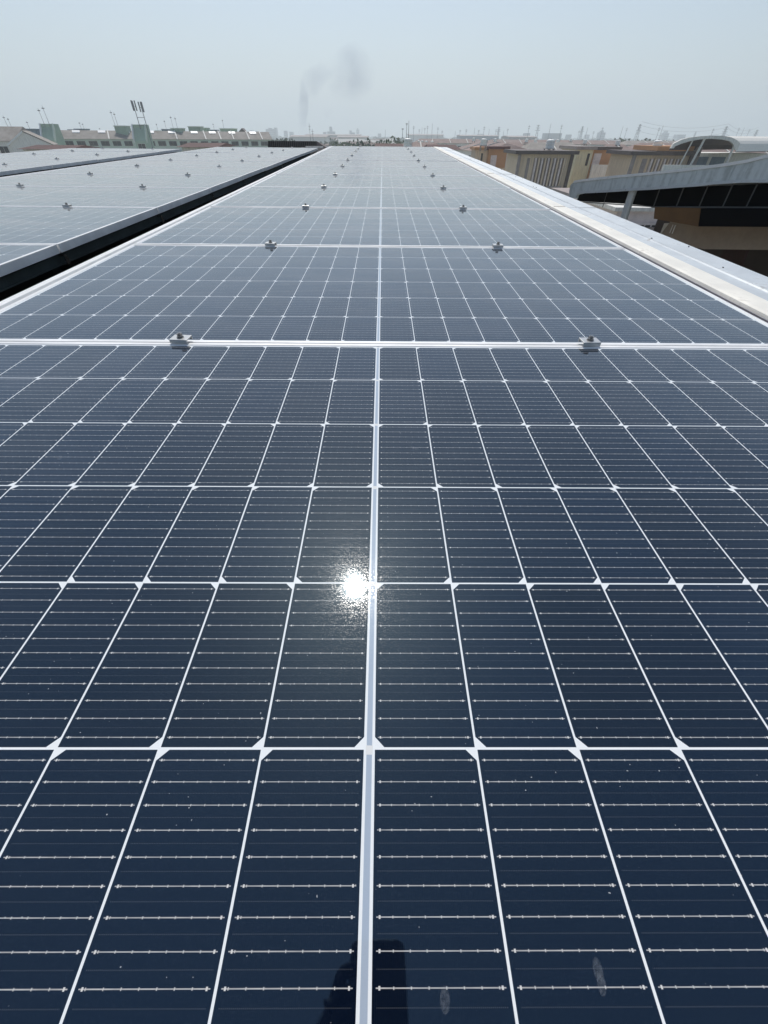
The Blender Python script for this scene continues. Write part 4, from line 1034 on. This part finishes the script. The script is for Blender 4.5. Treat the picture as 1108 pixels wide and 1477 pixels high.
# ------------------------------------------------------------------ smoke
def smoke():
    D = 900
    def blob(path, mat, name, par):
        m = MB(); n = 14; prev = None; base = len(m.v)
        for (p, r) in path:
            for k in range(n):
                a = 2*math.pi*k/n; m.v.append((p.x+r*math.cos(a), p.y+r*math.sin(a), p.z))
        L = len(path)
        for i in range(L-1):
            for k in range(n):
                l = (k+1) % n; m.f.append((i*n+k, i*n+l, (i+1)*n+l, (i+1)*n+k)); m.m.append(0)
        m.f.append(tuple(range(n-1, -1, -1))); m.m.append(0); m.f.append(tuple((L-1)*n+k for k in range(n))); m.m.append(0)
        return m.build(name, mat, par)
    def vol(name, dens, scale, lo, c0, c1, rad):
        g = bpy.data.materials.new(name); g.use_nodes = True; t = g.node_tree; t.nodes.remove(t.nodes['Principled BSDF'])
        o = t.nodes['Material Output']; v = t.nodes.new('ShaderNodeVolumePrincipled'); t.links.new(v.outputs[0], o.inputs['Volume'])
        v.inputs['Color'].default_value = (.55, .63, .74, 1); v.inputs['Anisotropy'].default_value = 0.2
        tc = t.nodes.new('ShaderNodeTexCoord'); n = t.nodes.new('ShaderNodeTexNoise'); n.inputs['Scale'].default_value = scale; n.inputs['Detail'].default_value = 3
        t.links.new(tc.outputs['Object'], n.inputs['Vector'])
        mr = t.nodes.new('ShaderNodeMapRange'); mr.inputs[1].default_value = lo; mr.inputs[2].default_value = lo+.45; mr.inputs[3].default_value = 0; mr.inputs[4].default_value = dens
        t.links.new(n.outputs[0], mr.inputs[0])
        # soft falloff from the plume's own axis: generated box coordinates
        ge = t.nodes.new('ShaderNodeVectorMath'); ge.operation = 'SUBTRACT'; t.links.new(tc.outputs['Generated'], ge.inputs[0]); ge.inputs[1].default_value = (.5, .5, .5)
        ln = t.nodes.new('ShaderNodeVectorMath'); ln.operation = 'LENGTH'; t.links.new(ge.outputs[0], ln.inputs[0])
        m2 = t.nodes.new('ShaderNodeMapRange'); m2.interpolation_type = 'SMOOTHSTEP'; n2 = t.nodes.new('ShaderNodeTexNoise'); n2.inputs['Scale'].default_value = scale*2.2; n2.inputs['Detail'].default_value = 4; n2.inputs['Distortion'].default_value = 0.8; t.links.new(tc.outputs['Object'], n2.inputs['Vector'])
        ma = t.nodes.new('ShaderNodeMath'); ma.operation = 'MULTIPLY_ADD'; t.links.new(n2.outputs[0], ma.inputs[0]); ma.inputs[1].default_value = 0.9; ma.inputs[2].default_value = -0.45
        mb_ = t.nodes.new('ShaderNodeMath'); mb_.operation = 'ADD'; t.links.new(ln.outputs['Value'], mb_.inputs[0]); t.links.new(ma.outputs[0], mb_.inputs[1])
        m2.inputs[1].default_value = rad; m2.inputs[2].default_value = .12; m2.inputs[3].default_value = 0; m2.inputs[4].default_value = 1
        t.links.new(mb_.outputs[0], m2.inputs[0])
        mu = t.nodes.new('ShaderNodeMath'); mu.operation = 'MULTIPLY'; t.links.new(mr.outputs[0], mu.inputs[0]); t.links.new(m2.outputs[0], mu.inputs[1])
        t.links.new(mu.outputs[0], v.inputs['Density']); return g
    q = at(438, 196, D); e = empty('smoke_plume', (q.x, q.y, 0)); tag(e, 'thin grey smoke plume drifting up from the hazy horizon', 'smoke')
    off = Vector((q.x, q.y, 0)); px = D*.00125*1.0
    def P(x, y, r): p = at(x, y, D); return (p-off, r*px)
    blob([P(438,196,7), P(436,185,6), P(435,172,7), P(437,160,8), P(438,145,7), P(440,130,7), P(441,116,7), P(444,106,5)], vol('smoke_column', .11, .05, .25, 0, 0, .52), 'column', e)
    blob([P(441,150,8), P(446,135,13), P(452,120,17), P(460,105,20), P(470,95,18), P(482,85,10)], vol('smoke_wisp', .032, .03, .25, 0, 0, .5), 'wisp', e)
    blob([P(505,152,8), P(504,142,22), P(505,125,32), P(508,105,34), P(506,85,28), P(508,68,16), P(512,60,6)], vol('smoke_cloud', .026, .022, .15, 0, 0, .52), 'cloud', e)
    blob([P(473,176,4), P(473,168,7), P(474,160,6), P(474,152,3)], vol('smoke_puff', .03, .06, .25, 0, 0, .5), 'puff', e)
smoke()

# ------------------------------------------------------------------ haze
def haze():
    g = bpy.data.materials.new('haze'); g.use_nodes = True; t = g.node_tree; t.nodes.remove(t.nodes['Principled BSDF'])
    v = t.nodes.new('ShaderNodeVolumePrincipled'); t.links.new(v.outputs[0], t.nodes['Material Output'].inputs['Volume'])
    v.inputs['Color'].default_value = (.86, .94, .97, 1); v.inputs['Density'].default_value = HAZE; v.inputs['Anisotropy'].default_value = 0.3
    m = MB(); m.box(-9300, 9300, -330, 12300, GZ-1.0, 190)
    tag(m.build('haze', g), 'pale blue haze lying over the whole town', 'haze', kind='stuff')
HAZE = 0.00075
haze()
